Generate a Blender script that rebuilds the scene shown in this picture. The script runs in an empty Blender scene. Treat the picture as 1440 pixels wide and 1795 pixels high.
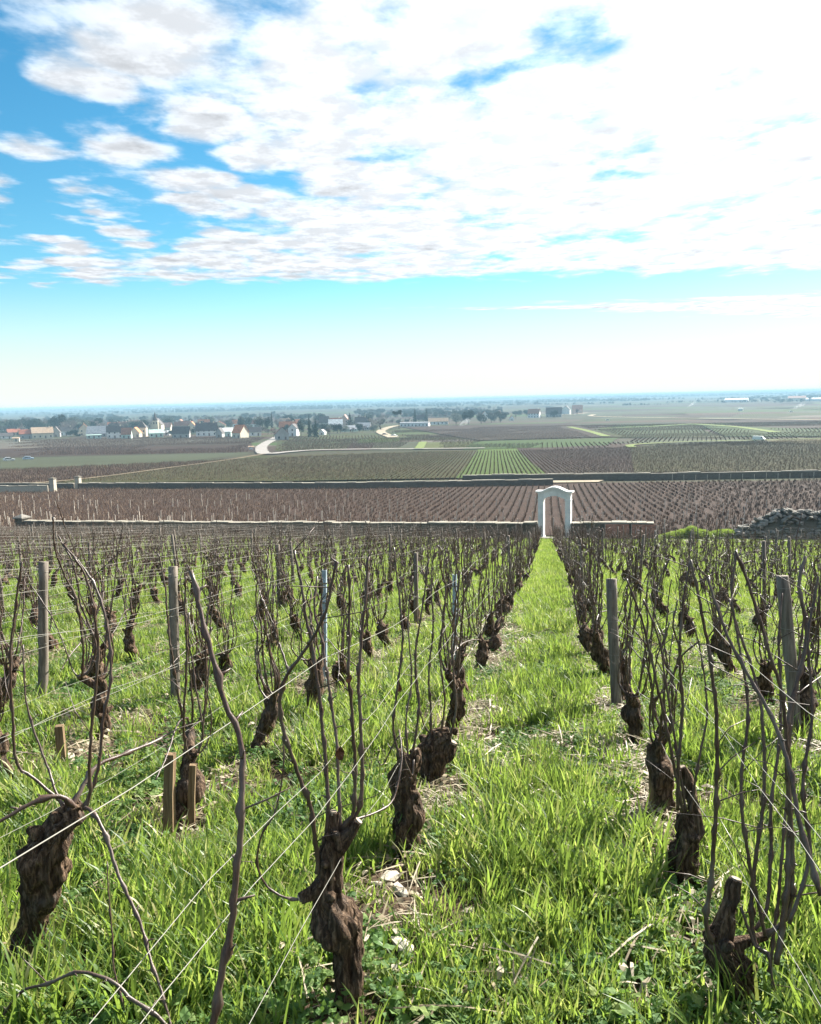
import bpy, bmesh, math, random
import numpy as np
from mathutils import Vector, Matrix, Euler, noise as mnoise
R = math.radians
random.seed(11); rng = np.random.default_rng(11)
sc = bpy.context.scene
col = sc.collection

# ------------------------------------------------------------------ camera
CAM_Z = 1.35
cam_d = bpy.data.cameras.new('camera'); cam = bpy.data.objects.new('camera', cam_d); col.objects.link(cam)
cam_d.sensor_fit = 'HORIZONTAL'; cam_d.sensor_width = 36; cam_d.lens = 36
cam_d.clip_start = .05; cam_d.clip_end = 60000
cam.location = (0, 0, CAM_Z)
cam.matrix_world = Matrix.Translation((0, 0, CAM_Z)) @ Matrix.Rotation(R(9.56), 4, 'Z') @ Matrix.Rotation(R(90 - 7.84), 4, 'X') @ Matrix.Rotation(R(-1.35), 4, 'Z')
sc.camera = cam

# ------------------------------------------------------------------ light
SUN_AZ, SUN_EL = R(34), R(32)            # azimuth clockwise from +Y (to the right), elevation
sun_d = bpy.data.lights.new('sun', 'SUN'); sun = bpy.data.objects.new('sun', sun_d); col.objects.link(sun)
sun_d.energy = 5.0; sun_d.angle = R(.6); sun_d.color = (1, .95, .86)
sdir = Vector((math.sin(SUN_AZ) * math.cos(SUN_EL), math.cos(SUN_AZ) * math.cos(SUN_EL), math.sin(SUN_EL)))
sun.rotation_euler = sdir.to_track_quat('Z', 'Y').to_euler()

vs = sc.view_settings
vs.view_transform = 'Standard'; vs.look = 'None'; vs.gamma = 1; vs.use_curve_mapping = False
vs.exposure = 1.85
cy = sc.cycles
cy.use_denoising = True; cy.max_bounces = 4; cy.diffuse_bounces = 2; cy.glossy_bounces = 2; cy.transmission_bounces = 3
cy.transparent_max_bounces = 8; cy.volume_bounces = 0; cy.use_adaptive_sampling = True; cy.adaptive_threshold = .015
cy.sample_clamp_indirect = 6

# ------------------------------------------------------------------ node helper
class NT:
    def __init__(s, tree): s.t = tree; tree.nodes.clear()
    def n(s, ty, ins=None, **pr):
        nd = s.t.nodes.new(ty)
        for k, v in pr.items(): setattr(nd, k, v)
        for k, v in (ins or {}).items():
            sock = nd.inputs[k]
            if isinstance(v, bpy.types.NodeSocket): s.t.links.new(v, sock)
            elif isinstance(v, bpy.types.Node): s.t.links.new(v.outputs[0], sock)
            else: sock.default_value = v
        return nd
    def m(s, op, a, b=None, c=None, clamp=False):
        d = {0: a}
        if b is not None: d[1] = b
        if c is not None: d[2] = c
        return s.n('ShaderNodeMath', d, operation=op, use_clamp=clamp).outputs[0]
    def ss(s, v, a, b, lo=0., hi=1.):
        return s.n('ShaderNodeMapRange', {0: v, 1: a, 2: b, 3: lo, 4: hi}, interpolation_type='SMOOTHSTEP').outputs[0]
    def mix(s, f, a, b, mode='MIX'):
        nd = s.n('ShaderNodeMix', {0: f}, data_type='RGBA', blend_type=mode)
        for i, v in ((6, a), (7, b)):
            if isinstance(v, bpy.types.NodeSocket): s.t.links.new(v, nd.inputs[i])
            else: nd.inputs[i].default_value = (*v, 1) if len(v) == 3 else v
        return nd.outputs[2]
    def noise(s, vec, scale, detail=4, rough=.55, dist=0, w=None):
        d = {'Scale': scale, 'Detail': detail, 'Roughness': rough, 'Distortion': dist}
        if vec is not None: d['Vector'] = vec
        return s.n('ShaderNodeTexNoise', d).outputs[0]
    def ramp(s, f, stops):
        nd = s.n('ShaderNodeValToRGB', {0: f}); cr = nd.color_ramp
        while len(cr.elements) < len(stops): cr.elements.new(.5)
        for e, (p, c) in zip(cr.elements, stops): e.position = p; e.color = (*c, 1)
        return nd.outputs[0]

# ------------------------------------------------------------------ sky
world = bpy.data.worlds.new('World'); sc.world = world; world.use_nodes = True
w = NT(world.node_tree)
SKY = .041
sky = w.n('ShaderNodeTexSky', sky_type='NISHITA', sun_disc=False, sun_elevation=SUN_EL, sun_rotation=SUN_AZ, altitude=300, air_density=1.0, dust_density=.25, ozone_density=1.0)
skyc = w.n('ShaderNodeHueSaturation', {'Hue': .49, 'Saturation': 1.35, 'Value': 1.0, 'Color': sky.outputs[0]}).outputs[0]
skyc = w.mix(1., skyc, (.74, 1.07, 1.08), 'MULTIPLY')
tc = w.n('ShaderNodeTexCoord'); sp = w.n('ShaderNodeSeparateXYZ', {0: tc.outputs['Generated']})
dx, dy, dz = sp.outputs
skyc = w.mix(w.ss(dz, -.02, .155), (6.7, 6.85, 6.75), skyc)      # hazy pale horizon all round
zz = w.m('MAXIMUM', dz, .012)
c0, s0 = math.cos(R(9.56)), math.sin(R(9.56))
# a flat cloud deck seen in perspective: u to the right, v ahead, in units of its height
u = w.m('DIVIDE', w.m('ADD', w.m('MULTIPLY', dx, c0), w.m('MULTIPLY', dy, s0)), zz)
v = w.m('DIVIDE', w.m('SUBTRACT', w.m('MULTIPLY', dy, c0), w.m('MULTIPLY', dx, s0)), zz)
uv = w.n('ShaderNodeCombineXYZ', {0: u, 1: w.m('MULTIPLY', v, .8), 2: 3.7}).outputs[0]
n1 = w.noise(uv, 2.3, 5, .55, .3)
wv = w.n('ShaderNodeVectorMath', {0: uv, 1: w.n('ShaderNodeVectorMath', {0: w.n('ShaderNodeTexNoise', {'Vector': uv, 'Scale': 3.2, 'Detail': 2.}).outputs[1], 'Scale': .34}, operation='SCALE').outputs[0]}, operation='ADD').outputs[0]
vo = w.n('ShaderNodeTexVoronoi', {'Vector': wv, 'Scale': 2.7}, feature='F1').outputs[0]
puff = w.ss(vo, .68, .05)
n2 = w.noise(uv, .55, 3, .5)
n3 = w.noise(uv, 7.5, 4, .6)
s_ = w.m('ADD', w.m('ADD', u, w.m('MULTIPLY', v, .24)), -.40)
s_ = w.m('ADD', s_, w.m('MULTIPLY', w.ss(v, 4.8, 6.2), .9))
bias = w.n('ShaderNodeMapRange', {0: s_, 1: -1.3, 2: .3, 3: .062, 4: .278}).outputs[0]
f = w.m('ADD', w.m('ADD', w.m('ADD', w.m('MULTIPLY', n1, .55), w.m('MULTIPLY', puff, .27)), w.m('MULTIPLY', n3, .18)), w.m('ADD', bias, w.m('MULTIPLY', w.m('SUBTRACT', n2, .5), .14)))
cov = w.ss(f, .49, .645)
edge = w.m('ADD', v, w.m('MULTIPLY', w.m('SUBTRACT', n1, .5), 2.2))
cov = w.m('MULTIPLY', cov, w.ss(edge, 7.25, 6.75))
# thin streak farther out
st = w.m('SUBTRACT', v, w.m('ADD', w.m('MULTIPLY', u, .16), 9.3))
hw = w.m('ADD', w.m('MULTIPLY', u, .32), -.12)
uvs = w.n('ShaderNodeCombineXYZ', {0: w.m('MULTIPLY', u, .8), 1: w.m('MULTIPLY', v, 2.2), 2: 1.1}).outputs[0]
ns = w.noise(uvs, 1.2, 4, .6)
sm = w.m('SUBTRACT', hw, w.m('ADD', w.m('ABSOLUTE', st), w.m('MULTIPLY', w.m('SUBTRACT', ns, .45), 2.2)))
cov = w.m('MAXIMUM', cov, w.m('MULTIPLY', w.ss(sm, -.05, .25), w.ss(v, 30., 14.)))
cov = w.m('MULTIPLY', cov, w.ss(dz, .015, .04))
# cloud brightness: thicker = slightly greyer, brighter towards the sun
sd = w.n('ShaderNodeVectorMath', {0: tc.outputs['Generated'], 1: tuple(sdir)}, operation='DOT_PRODUCT').outputs['Value']
glow = w.ss(sd, .5, .95)
thick = w.ss(f, .60, .85)
shade = w.ss(n3, .38, .62)
br = w.m('ADD', w.m('MULTIPLY', shade, .075), .215)
br = w.m('ADD', br, w.m('MULTIPLY', glow, .09))
dark = w.m('MULTIPLY', w.ss(w.noise(w.n('ShaderNodeCombineXYZ', {0: w.m('MULTIPLY', u, .8), 1: v, 2: 9.}).outputs[0], 2.0, 3, .5), .52, .70), thick)
br = w.m('SUBTRACT', br, w.m('MULTIPLY', dark, .11))
cl = w.mix(w.ss(f, .52, .74), (.76, .94, 1.12), (.95, 1.0, 1.06))
cl = w.n('ShaderNodeVectorMath', {0: cl, 'Scale': w.m('DIVIDE', br, SKY)}, operation='SCALE').outputs[0]
mixc = w.mix(cov, skyc, cl)
w.n('ShaderNodeOutputWorld', {0: w.n('ShaderNodeBackground', {0: mixc, 1: SKY}).outputs[0]})
world.cycles.sampling_method = 'MANUAL'; world.cycles.sample_map_resolution = 512
# world positions (metres) of the surveyed things
HERO = {
 'A': {'base': (-1.527, 1.992, -0.29), 'trunk': [(-1.569, 2.009, -0.334, 0.05), (-1.545, 2.023, -0.259, 0.044), (-1.511, 2.043, -0.159, 0.04), (-1.479, 2.04, -0.072, 0.048), (-1.457, 2.036, 0.023, 0.064), (-1.428, 2.042, 0.102, 0.052), (-1.395, 2.054, 0.151, 0.04), (-1.354, 2.074, 0.171, 0.032)], 'arms': [], 'canes': [([(-1.352, 2.066, 0.183), (-1.386, 2.03, 0.241), (-1.431, 1.985, 0.245), (-1.474, 1.937, 0.229), (-1.519, 1.888, 0.208)], 0.0078), ([(-1.37, 2.043, 0.185), (-1.347, 2.153, 0.269), (-1.31, 2.254, 0.27), (-1.271, 2.355, 0.264), (-1.259, 2.45, 0.253)], 0.0072), ([(-1.332, 2.07, 0.186), (-1.311, 2.067, 0.246), (-1.305, 2.067, 0.343), (-1.287, 2.074, 0.478), (-1.265, 2.087, 0.644), (-1.267, 2.088, 0.761), (-1.284, 2.087, 0.877), (-1.311, 2.076, 0.936)], 0.0052), ([(-1.38, 2.079, 0.165), (-1.48, 2.058, 0.277), (-1.517, 2.038, 0.328), (-1.517, 2.039, 0.483), (-1.51, 2.043, 0.651), (-1.478, 2.054, 0.832), (-1.453, 2.05, 0.923)], 0.0048), ([(-1.336, 2.07, 0.191), (-1.304, 2.104, 0.291), (-1.298, 2.137, 0.418), (-1.281, 2.175, 0.563), (-1.3, 2.205, 0.694), (-1.328, 2.226, 0.775), (-1.38, 2.244, 0.859), (-1.456, 2.256, 0.935)], 0.005), ([(-1.321, 2.053, 0.199), (-1.276, 2.024, 0.196), (-1.217, 1.988, 0.13), (-1.173, 1.95, 0.062), (-1.105, 1.913, -0.022), (-1.064, 1.876, -0.074), (-1.031, 1.841, -0.108), (-0.989, 1.804, -0.158), (-0.951, 1.767, -0.208), (-0.925, 1.729, -0.252)], 0.0054), ([(-0.9, 1.725, -0.238), (-0.965, 1.731, -0.167), (-1.039, 1.733, -0.123), (-1.082, 1.737, -0.09), (-1.168, 1.733, -0.067), (-1.252, 1.722, -0.1), (-1.326, 1.713, -0.125), (-1.389, 1.698, -0.208)], 0.0054), ([(-1.068, 1.756, -0.18), (-1.107, 1.787, -0.095), (-1.125, 1.82, -0.023), (-1.148, 1.856, 0.081), (-1.164, 1.887, 0.142)], 0.0026), ([(-1.382, 2.057, 0.15), (-1.438, 2.085, 0.239), (-1.469, 2.111, 0.279), (-1.547, 2.148, 0.456), (-1.576, 2.194, 0.637)], 0.004)]},
 'B': {'base': (-0.542, 1.971, -0.287), 'trunk': [(-0.548, 1.976, -0.334, 0.044), (-0.542, 1.987, -0.264, 0.037), (-0.54, 1.996, -0.195, 0.038), (-0.539, 2.005, -0.136, 0.038), (-0.556, 2.009, -0.089, 0.055), (-0.582, 2.01, -0.045, 0.054), (-0.596, 2.015, 0.008, 0.04), (-0.593, 2.021, 0.046, 0.036), (-0.588, 2.03, 0.1, 0.033), (-0.58, 2.04, 0.162, 0.028)], 'arms': [[(-0.602, 2.02, 0.047, 0.028), (-0.63, 1.993, 0.033, 0.018), (-0.661, 1.975, 0.02, 0.013)], [(-0.571, 2.039, 0.146, 0.028), (-0.54, 2.048, 0.174, 0.02), (-0.512, 2.057, 0.207, 0.014)], [(-0.583, 2.037, 0.147, 0.026), (-0.583, 2.043, 0.193, 0.017), (-0.58, 2.05, 0.233, 0.013)]], 'canes': [([(-0.614, 1.993, 0.087), (-0.613, 1.991, 0.138), (-0.624, 1.996, 0.257), (-0.645, 1.994, 0.333), (-0.678, 1.993, 0.437), (-0.695, 1.992, 0.516), (-0.697, 1.989, 0.568), (-0.683, 1.99, 0.623), (-0.656, 1.991, 0.665), (-0.624, 1.993, 0.709), (-0.591, 1.996, 0.757), (-0.565, 1.998, 0.812), (-0.548, 2.0, 0.875), (-0.533, 2.003, 0.942)], 0.0062), ([(-0.595, 2.028, 0.168), (-0.593, 2.05, 0.272), (-0.6, 2.067, 0.346), (-0.614, 2.091, 0.483), (-0.632, 2.115, 0.618), (-0.648, 2.131, 0.694), (-0.666, 2.147, 0.774), (-0.682, 2.164, 0.867), (-0.701, 2.179, 0.937)], 0.0056), ([(-0.559, 2.047, 0.189), (-0.57, 2.079, 0.275), (-0.579, 2.114, 0.376), (-0.597, 2.147, 0.478), (-0.62, 2.18, 0.583), (-0.637, 2.209, 0.657), (-0.665, 2.239, 0.75), (-0.665, 2.274, 0.843)], 0.005), ([(-0.559, 2.046, 0.185), (-0.528, 2.051, 0.223), (-0.519, 2.053, 0.275), (-0.516, 2.06, 0.37), (-0.523, 2.072, 0.511), (-0.529, 2.078, 0.605), (-0.529, 2.085, 0.698), (-0.525, 2.094, 0.806), (-0.526, 2.102, 0.914)], 0.0054), ([(-0.551, 2.047, 0.18), (-0.52, 2.065, 0.222), (-0.506, 2.082, 0.27), (-0.508, 2.109, 0.415), (-0.517, 2.136, 0.568), (-0.511, 2.162, 0.692), (-0.5, 2.188, 0.815), (-0.495, 2.21, 0.916)], 0.0058), ([(-0.632, 1.981, 0.024), (-0.681, 1.969, 0.019), (-0.744, 1.96, 0.054), (-0.772, 1.962, 0.123), (-0.757, 1.973, 0.201), (-0.72, 1.985, 0.265), (-0.699, 2.003, 0.387), (-0.701, 2.01, 0.464)], 0.0032), ([(-0.537, 2.053, 0.208), (-0.481, 2.149, 0.187), (-0.449, 2.244, 0.182), (-0.44, 2.346, 0.261), (-0.464, 2.438, 0.312)], 0.0034)]},
 'C': {'base': (-0.552, 3.017, -0.439), 'trunk': [(-0.557, 2.999, -0.473, 0.05), (-0.548, 3.01, -0.406, 0.045), (-0.557, 3.016, -0.349, 0.05), (-0.539, 3.027, -0.294, 0.05), (-0.557, 3.035, -0.214, 0.045), (-0.57, 3.041, -0.158, 0.046), (-0.557, 3.051, -0.102, 0.046), (-0.534, 3.06, -0.064, 0.034)], 'arms': [[(-0.539, 3.052, -0.114, 0.03), (-0.516, 3.065, -0.051, 0.02), (-0.521, 3.066, -0.035, 0.017)]], 'canes': [([(-0.514, 2.995, -0.043), (-0.519, 2.966, -0.095), (-0.546, 2.953, -0.01), (-0.56, 2.942, 0.075), (-0.616, 2.898, -0.023), (-0.629, 2.878, -0.003)], 0.0036), ([(-0.566, 3.03, -0.093), (-0.604, 3.054, 0.049), (-0.588, 3.091, 0.225), (-0.571, 3.129, 0.401), (-0.587, 3.161, 0.58), (-0.611, 3.193, 0.76)], 0.005), ([(-0.531, 3.041, -0.06), (-0.504, 3.085, 0.136), (-0.521, 3.123, 0.334), (-0.492, 3.168, 0.533), (-0.471, 3.21, 0.711)], 0.005), ([(-0.544, 3.038, -0.06), (-0.559, 3.094, 0.082), (-0.543, 3.155, 0.227), (-0.563, 3.221, 0.446), (-0.55, 3.286, 0.623)], 0.004)]},
 'D': {'base': (-0.561, 3.866, -0.564), 'trunk': [(-0.56, 3.851, -0.596, 0.065), (-0.566, 3.86, -0.525, 0.058), (-0.571, 3.869, -0.454, 0.06), (-0.566, 3.88, -0.384, 0.058), (-0.537, 3.891, -0.342, 0.05), (-0.481, 3.902, -0.329, 0.036)], 'arms': [[(-0.552, 3.878, -0.412, 0.035), (-0.504, 3.886, -0.413, 0.04), (-0.475, 3.899, -0.357, 0.035)]], 'canes': [([(-0.585, 3.858, -0.375), (-0.574, 3.879, -0.234), (-0.585, 3.909, -0.008), (-0.563, 3.944, 0.217), (-0.574, 3.974, 0.443), (-0.557, 4.0, 0.612)], 0.0058), ([(-0.479, 3.883, -0.321), (-0.45, 3.907, -0.18), (-0.467, 3.936, 0.046), (-0.445, 3.971, 0.271), (-0.433, 4.005, 0.496)], 0.0055), ([(-0.529, 3.873, -0.334), (-0.507, 3.902, -0.151), (-0.529, 3.93, 0.075), (-0.506, 3.969, 0.329), (-0.495, 4.002, 0.554)], 0.005), ([(-0.552, 3.867, -0.347), (-0.619, 3.872, -0.233), (-0.653, 3.898, -0.006), (-0.63, 3.937, 0.247)], 0.004)]},
 'N1': {'base': (-0.52, 1.0, -0.145), 'trunk': [(-0.52, 1.0, -0.175, 0.05), (-0.503, 1.018, -0.089, 0.046), (-0.502, 1.036, -0.002, 0.042), (-0.518, 1.054, 0.084, 0.038), (-0.536, 1.072, 0.171, 0.034), (-0.54, 1.09, 0.257, 0.03)], 'arms': [], 'canes': [([(-0.521, 1.09, 0.257), (-0.532, 1.11, 0.339), (-0.528, 1.125, 0.377), (-0.517, 1.147, 0.452), (-0.506, 1.169, 0.528), (-0.498, 1.195, 0.643), (-0.497, 1.216, 0.722), (-0.501, 1.231, 0.764), (-0.511, 1.244, 0.803), (-0.536, 1.256, 0.852), (-0.558, 1.27, 0.912), (-0.575, 1.284, 0.962), (-0.588, 1.296, 0.999), (-0.609, 1.311, 1.065)], 0.0066)]},
 'R1': {'base': (0.523, 2.14, -0.311), 'trunk': [(0.541, 2.156, -0.36, 0.042), (0.526, 2.161, -0.305, 0.038), (0.508, 2.166, -0.243, 0.046), (0.484, 2.169, -0.196, 0.05), (0.464, 2.171, -0.16, 0.04), (0.455, 2.173, -0.133, 0.03)], 'arms': [[(0.464, 2.172, -0.149, 0.03), (0.485, 2.187, -0.064, 0.02), (0.509, 2.204, 0.025, 0.0165)], [(0.489, 2.174, -0.165, 0.025), (0.538, 2.185, -0.143, 0.016), (0.592, 2.197, -0.129, 0.011)]], 'canes': [([(0.44, 2.14, -0.128), (0.421, 2.143, -0.07), (0.432, 2.155, 0.019), (0.442, 2.171, 0.142), (0.449, 2.192, 0.295), (0.449, 2.213, 0.464), (0.438, 2.226, 0.586), (0.422, 2.236, 0.693), (0.404, 2.243, 0.785), (0.379, 2.254, 0.905)], 0.0066), ([(0.579, 2.141, -0.144), (0.552, 2.15, -0.125), (0.544, 2.169, -0.064), (0.553, 2.198, 0.052), (0.576, 2.232, 0.184), (0.588, 2.262, 0.302), (0.583, 2.295, 0.469), (0.564, 2.318, 0.575), (0.533, 2.337, 0.666), (0.501, 2.358, 0.774)], 0.0062), ([(0.554, 2.164, -0.093), (0.591, 2.203, -0.052), (0.609, 2.25, 0.076), (0.618, 2.298, 0.219), (0.644, 2.344, 0.334), (0.659, 2.392, 0.468), (0.66, 2.442, 0.638), (0.677, 2.489, 0.762)], 0.0055), ([(0.584, 2.168, -0.106), (0.63, 2.178, -0.07), (0.65, 2.191, 0.014), (0.648, 2.212, 0.183), (0.637, 2.225, 0.306), (0.633, 2.237, 0.414), (0.622, 2.25, 0.536), (0.581, 2.26, 0.674), (0.54, 2.27, 0.812), (0.497, 2.277, 0.927)], 0.0066), ([(0.592, 2.155, -0.208), (0.606, 2.181, -0.117), (0.624, 2.212, -0.001), (0.638, 2.245, 0.131), (0.651, 2.273, 0.234), (0.664, 2.31, 0.4), (0.686, 2.347, 0.552), (0.708, 2.386, 0.722)], 0.0046), ([(0.624, 1.888, 0.19), (0.59, 1.954, 0.335), (0.575, 2.02, 0.461), (0.54, 2.08, 0.567), (0.503, 2.135, 0.635), (0.456, 2.192, 0.738), (0.422, 2.255, 0.861)], 0.0062), ([(0.575, 2.147, -0.096), (0.534, 2.186, 0.108), (0.519, 2.225, 0.283), (0.542, 2.272, 0.476), (0.527, 2.308, 0.626), (0.506, 2.343, 0.778), (0.523, 2.381, 0.913)], 0.005), ([(0.61, 2.064, -0.003), (0.667, 2.116, 0.158), (0.656, 2.158, 0.324), (0.687, 2.209, 0.507), (0.683, 2.255, 0.694), (0.717, 2.304, 0.854)], 0.0052), ([(0.605, 2.141, -0.172), (0.636, 2.186, 0.016), (0.647, 2.229, 0.223), (0.649, 2.261, 0.355), (0.651, 2.288, 0.458), (0.681, 2.321, 0.561), (0.709, 2.355, 0.682), (0.692, 2.382, 0.804), (0.712, 2.41, 0.888)], 0.0082), ([(0.511, 2.147, -0.019), (0.543, 2.114, -0.109), (0.57, 2.093, -0.11), (0.581, 2.058, -0.193), (0.625, 2.032, -0.248)], 0.0042)]},
 'R2': {'base': (0.488, 2.884, -0.42), 'trunk': [(0.485, 2.881, -0.448, 0.05), (0.485, 2.89, -0.386, 0.05), (0.481, 2.898, -0.325, 0.052), (0.505, 2.91, -0.264, 0.042), (0.497, 2.917, -0.208, 0.032), (0.489, 2.922, -0.161, 0.022)], 'arms': [[(0.499, 2.908, -0.274, 0.035), (0.526, 2.924, -0.192, 0.024), (0.503, 2.94, -0.048, 0.018), (0.481, 2.943, 0.003, 0.014)]], 'canes': [([(0.48, 2.892, -0.146), (0.456, 2.897, -0.019), (0.413, 2.911, 0.193), (0.38, 2.917, 0.342), (0.343, 2.926, 0.506), (0.308, 2.927, 0.62), (0.274, 2.924, 0.702)], 0.006), ([(0.49, 2.895, -0.136), (0.469, 2.921, 0.002), (0.449, 2.947, 0.141), (0.424, 2.976, 0.302), (0.399, 3.004, 0.464), (0.345, 3.025, 0.606)], 0.005), ([(0.462, 2.89, -0.135), (0.462, 2.903, 0.032), (0.475, 2.924, 0.237), (0.463, 2.938, 0.422), (0.474, 2.955, 0.605), (0.496, 2.969, 0.757)], 0.0066), ([(0.504, 2.894, -0.156), (0.539, 2.94, 0.04), (0.57, 2.98, 0.198), (0.552, 3.018, 0.399), (0.523, 3.043, 0.52)], 0.0045)]},
}
POSTS = [
 ((-3.604, 5.182, -0.757), (-3.587, 5.305, 0.248), 0.034, 'w'),
 ((-2.64, 5.307, -0.776), (-2.651, 5.421, 0.2), 0.034, 'w'),
 ((-1.763, 6.106, -0.894), (-1.757, 6.213, 0.013), 0.022, 'b'),
 ((-0.775, 6.63, -0.971), (-0.772, 6.729, -0.124), 0.022, 'b'),
 ((0.478, 5.653, -0.827), (0.438, 5.752, 0.075), 0.037, 'w'),
 ((1.497, 5.073, -0.741), (1.403, 5.173, 0.234), 0.037, 'w'),
 ((-1.577, 3.024, -0.441), (-1.555, 3.055, -0.099), 0.028, 's'),
 ((-1.519, 3.111, -0.453), (-1.494, 3.132, -0.182), 0.02, 's'),
 ((0.489, 3.653, -0.533), (0.484, 3.661, -0.323), 0.03, 's'),
 ((-2.582, 3.835, -0.559), (-2.585, 3.844, -0.344), 0.03, 's'),
 ((-1.623, 6.018, -0.881), (-1.614, 6.028, -0.675), 0.03, 's'),
]
STONES = [
 ((-0.569, 2.755, -0.401), 0.045),
 ((-0.512, 2.654, -0.386), 0.035),
 ((-0.538, 2.337, -0.34), 0.04),
 ((-0.438, 2.275, -0.331), 0.05),
 ((-0.474, 2.107, -0.306), 0.05),
 ((0.669, 2.946, -0.429), 0.045),
 ((0.553, 5.049, -0.738), 0.05),
 ((0.376, 3.562, -0.519), 0.04),
 ((0.025, 2.413, -0.351), 0.02),
 ((0.912, 3.582, -0.522), 0.04),
 ((-2.581, 3.887, -0.567), 0.06),
 ((-0.613, 2.701, -0.393), 0.02),
 ((-0.42, 2.018, -0.293), 0.03),
 ((0.447, 2.231, -0.324), 0.03),
 ((-0.711, 2.946, -0.429), 0.03),
]
PATCHES = [
 ('pale', [(-411.71, 568.12), (-197.54, 531.01), (-178.41, 481.31), (-305.14, 420.4)], 0),
 ('plum', [(-305.14, 420.4), (-179.25, 481.59), (-130.17, 353.42), (-231.86, 318.89)], 1),
 ('sage', [(-231.86, 318.89), (-123.55, 336.73), (-125.41, 240.13), (-159.21, 218.41)], 2),
 ('rust', [(-159.21, 218.41), (-125.41, 240.13), (-107.96, 176.13), (-118.36, 161.94)], 3),
 ('olive', [(-165.64, 493.15), (-114.41, 483.15), (-90.0, 363.76), (-119.63, 350.74)], 4),
 ('lime', [(-110.58, 481.77), (-87.74, 489.94), (-79.58, 440.58), (-99.83, 426.51)], 5),
 ('plum', [(-99.83, 426.51), (-90.07, 430.14), (-78.18, 360.53), (-90.0, 363.76)], 6),
 ('sage', [(-90.07, 430.14), (-66.21, 429.15), (-56.8, 354.63), (-78.18, 360.53)], 7),
 ('limey', [(-62.6, 421.2), (-37.36, 426.3), (-33.45, 348.12), (-54.69, 354.04)], 8),
 ('green', [(-37.36, 426.3), (36.72, 442.4), (24.3, 357.51), (-34.39, 338.15)], 9),
 ('lime', [(-28.12, 336.39), (-12.58, 342.17), (0.22, 177.72), (-19.13, 172.89)], 10),
 ('plum', [(-12.58, 342.17), (35.12, 365.16), (18.89, 186.67), (0.22, 177.72)], 11),
 ('olive', [(33.12, 344.16), (117.91, 383.94), (58.41, 189.29), (18.89, 186.67)], 12),
 ('olive', [(-106.62, 304.22), (-27.69, 331.24), (-19.13, 172.89), (-58.71, 166.74)], 13),
 ('olive', [(37.41, 611.33), (105.58, 640.75), (85.95, 423.15), (30.2, 444.93)], 14),
 ('green', [(112.19, 636.67), (159.57, 520.48), (128.96, 420.15), (88.7, 436.77)], 15),
 ('tan', [(96.0, 385.81), (123.25, 401.44), (105.15, 342.17), (91.87, 369.11)], 16),
 ('olive', [(-113.48, 310.4), (-106.62, 304.22), (-58.71, 166.74), (-107.23, 165.88)], 17),
 ('plum', [(-135.27, 750.91), (20.35, 762.19), (36.5, 457.96), (-35.51, 432.59)], 18),
]
STRIPS = [
 ('faint', [(-112.93, 319.58), (-109.87, 271.85), (-108.63, 225.0), (-106.87, 189.64), (-109.45, 169.35), (-118.09, 154.24)], 2.4),
 ('road', [(-182.76, 544.4), (-166.68, 485.32), (-149.5, 422.0), (-132.83, 369.89), (-112.93, 319.58), (-109.56, 328.33), (-103.15, 346.51), (-83.94, 351.65), (-47.96, 347.02), (-26.04, 346.02)], 5.5),
 ('grasstrack', [(16.5, 650.0), (26.0, 557.05), (31.82, 459.84)], 5),
 ('grasstrack', [(35.89, 599.35), (69.53, 619.92), (111.25, 667.52)], 5),
 ('grasstrack', [(111.25, 667.52), (125.71, 587.26), (124.09, 479.09)], 6),
 ('grasstrack', [(32.78, 333.86), (36.2, 359.26), (59.91, 380.21), (92.69, 387.02), (131.83, 398.03)], 3.5),
 ('grasstrack', [(-54.38, 348.79), (-63.55, 421.51)], 4),
 ('track', [(-92.26, 491.64), (-125.58, 617.88), (-141.27, 754.29), (-133.25, 803.33)], 7),
 ('track', [(-23.04, 1136.38), (30.93, 1159.88), (58.62, 1259.24)], 9),
 ('track', [(60.11, 1130.56), (65.73, 990.59), (218.36, 713.26)], 7),
]
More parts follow.
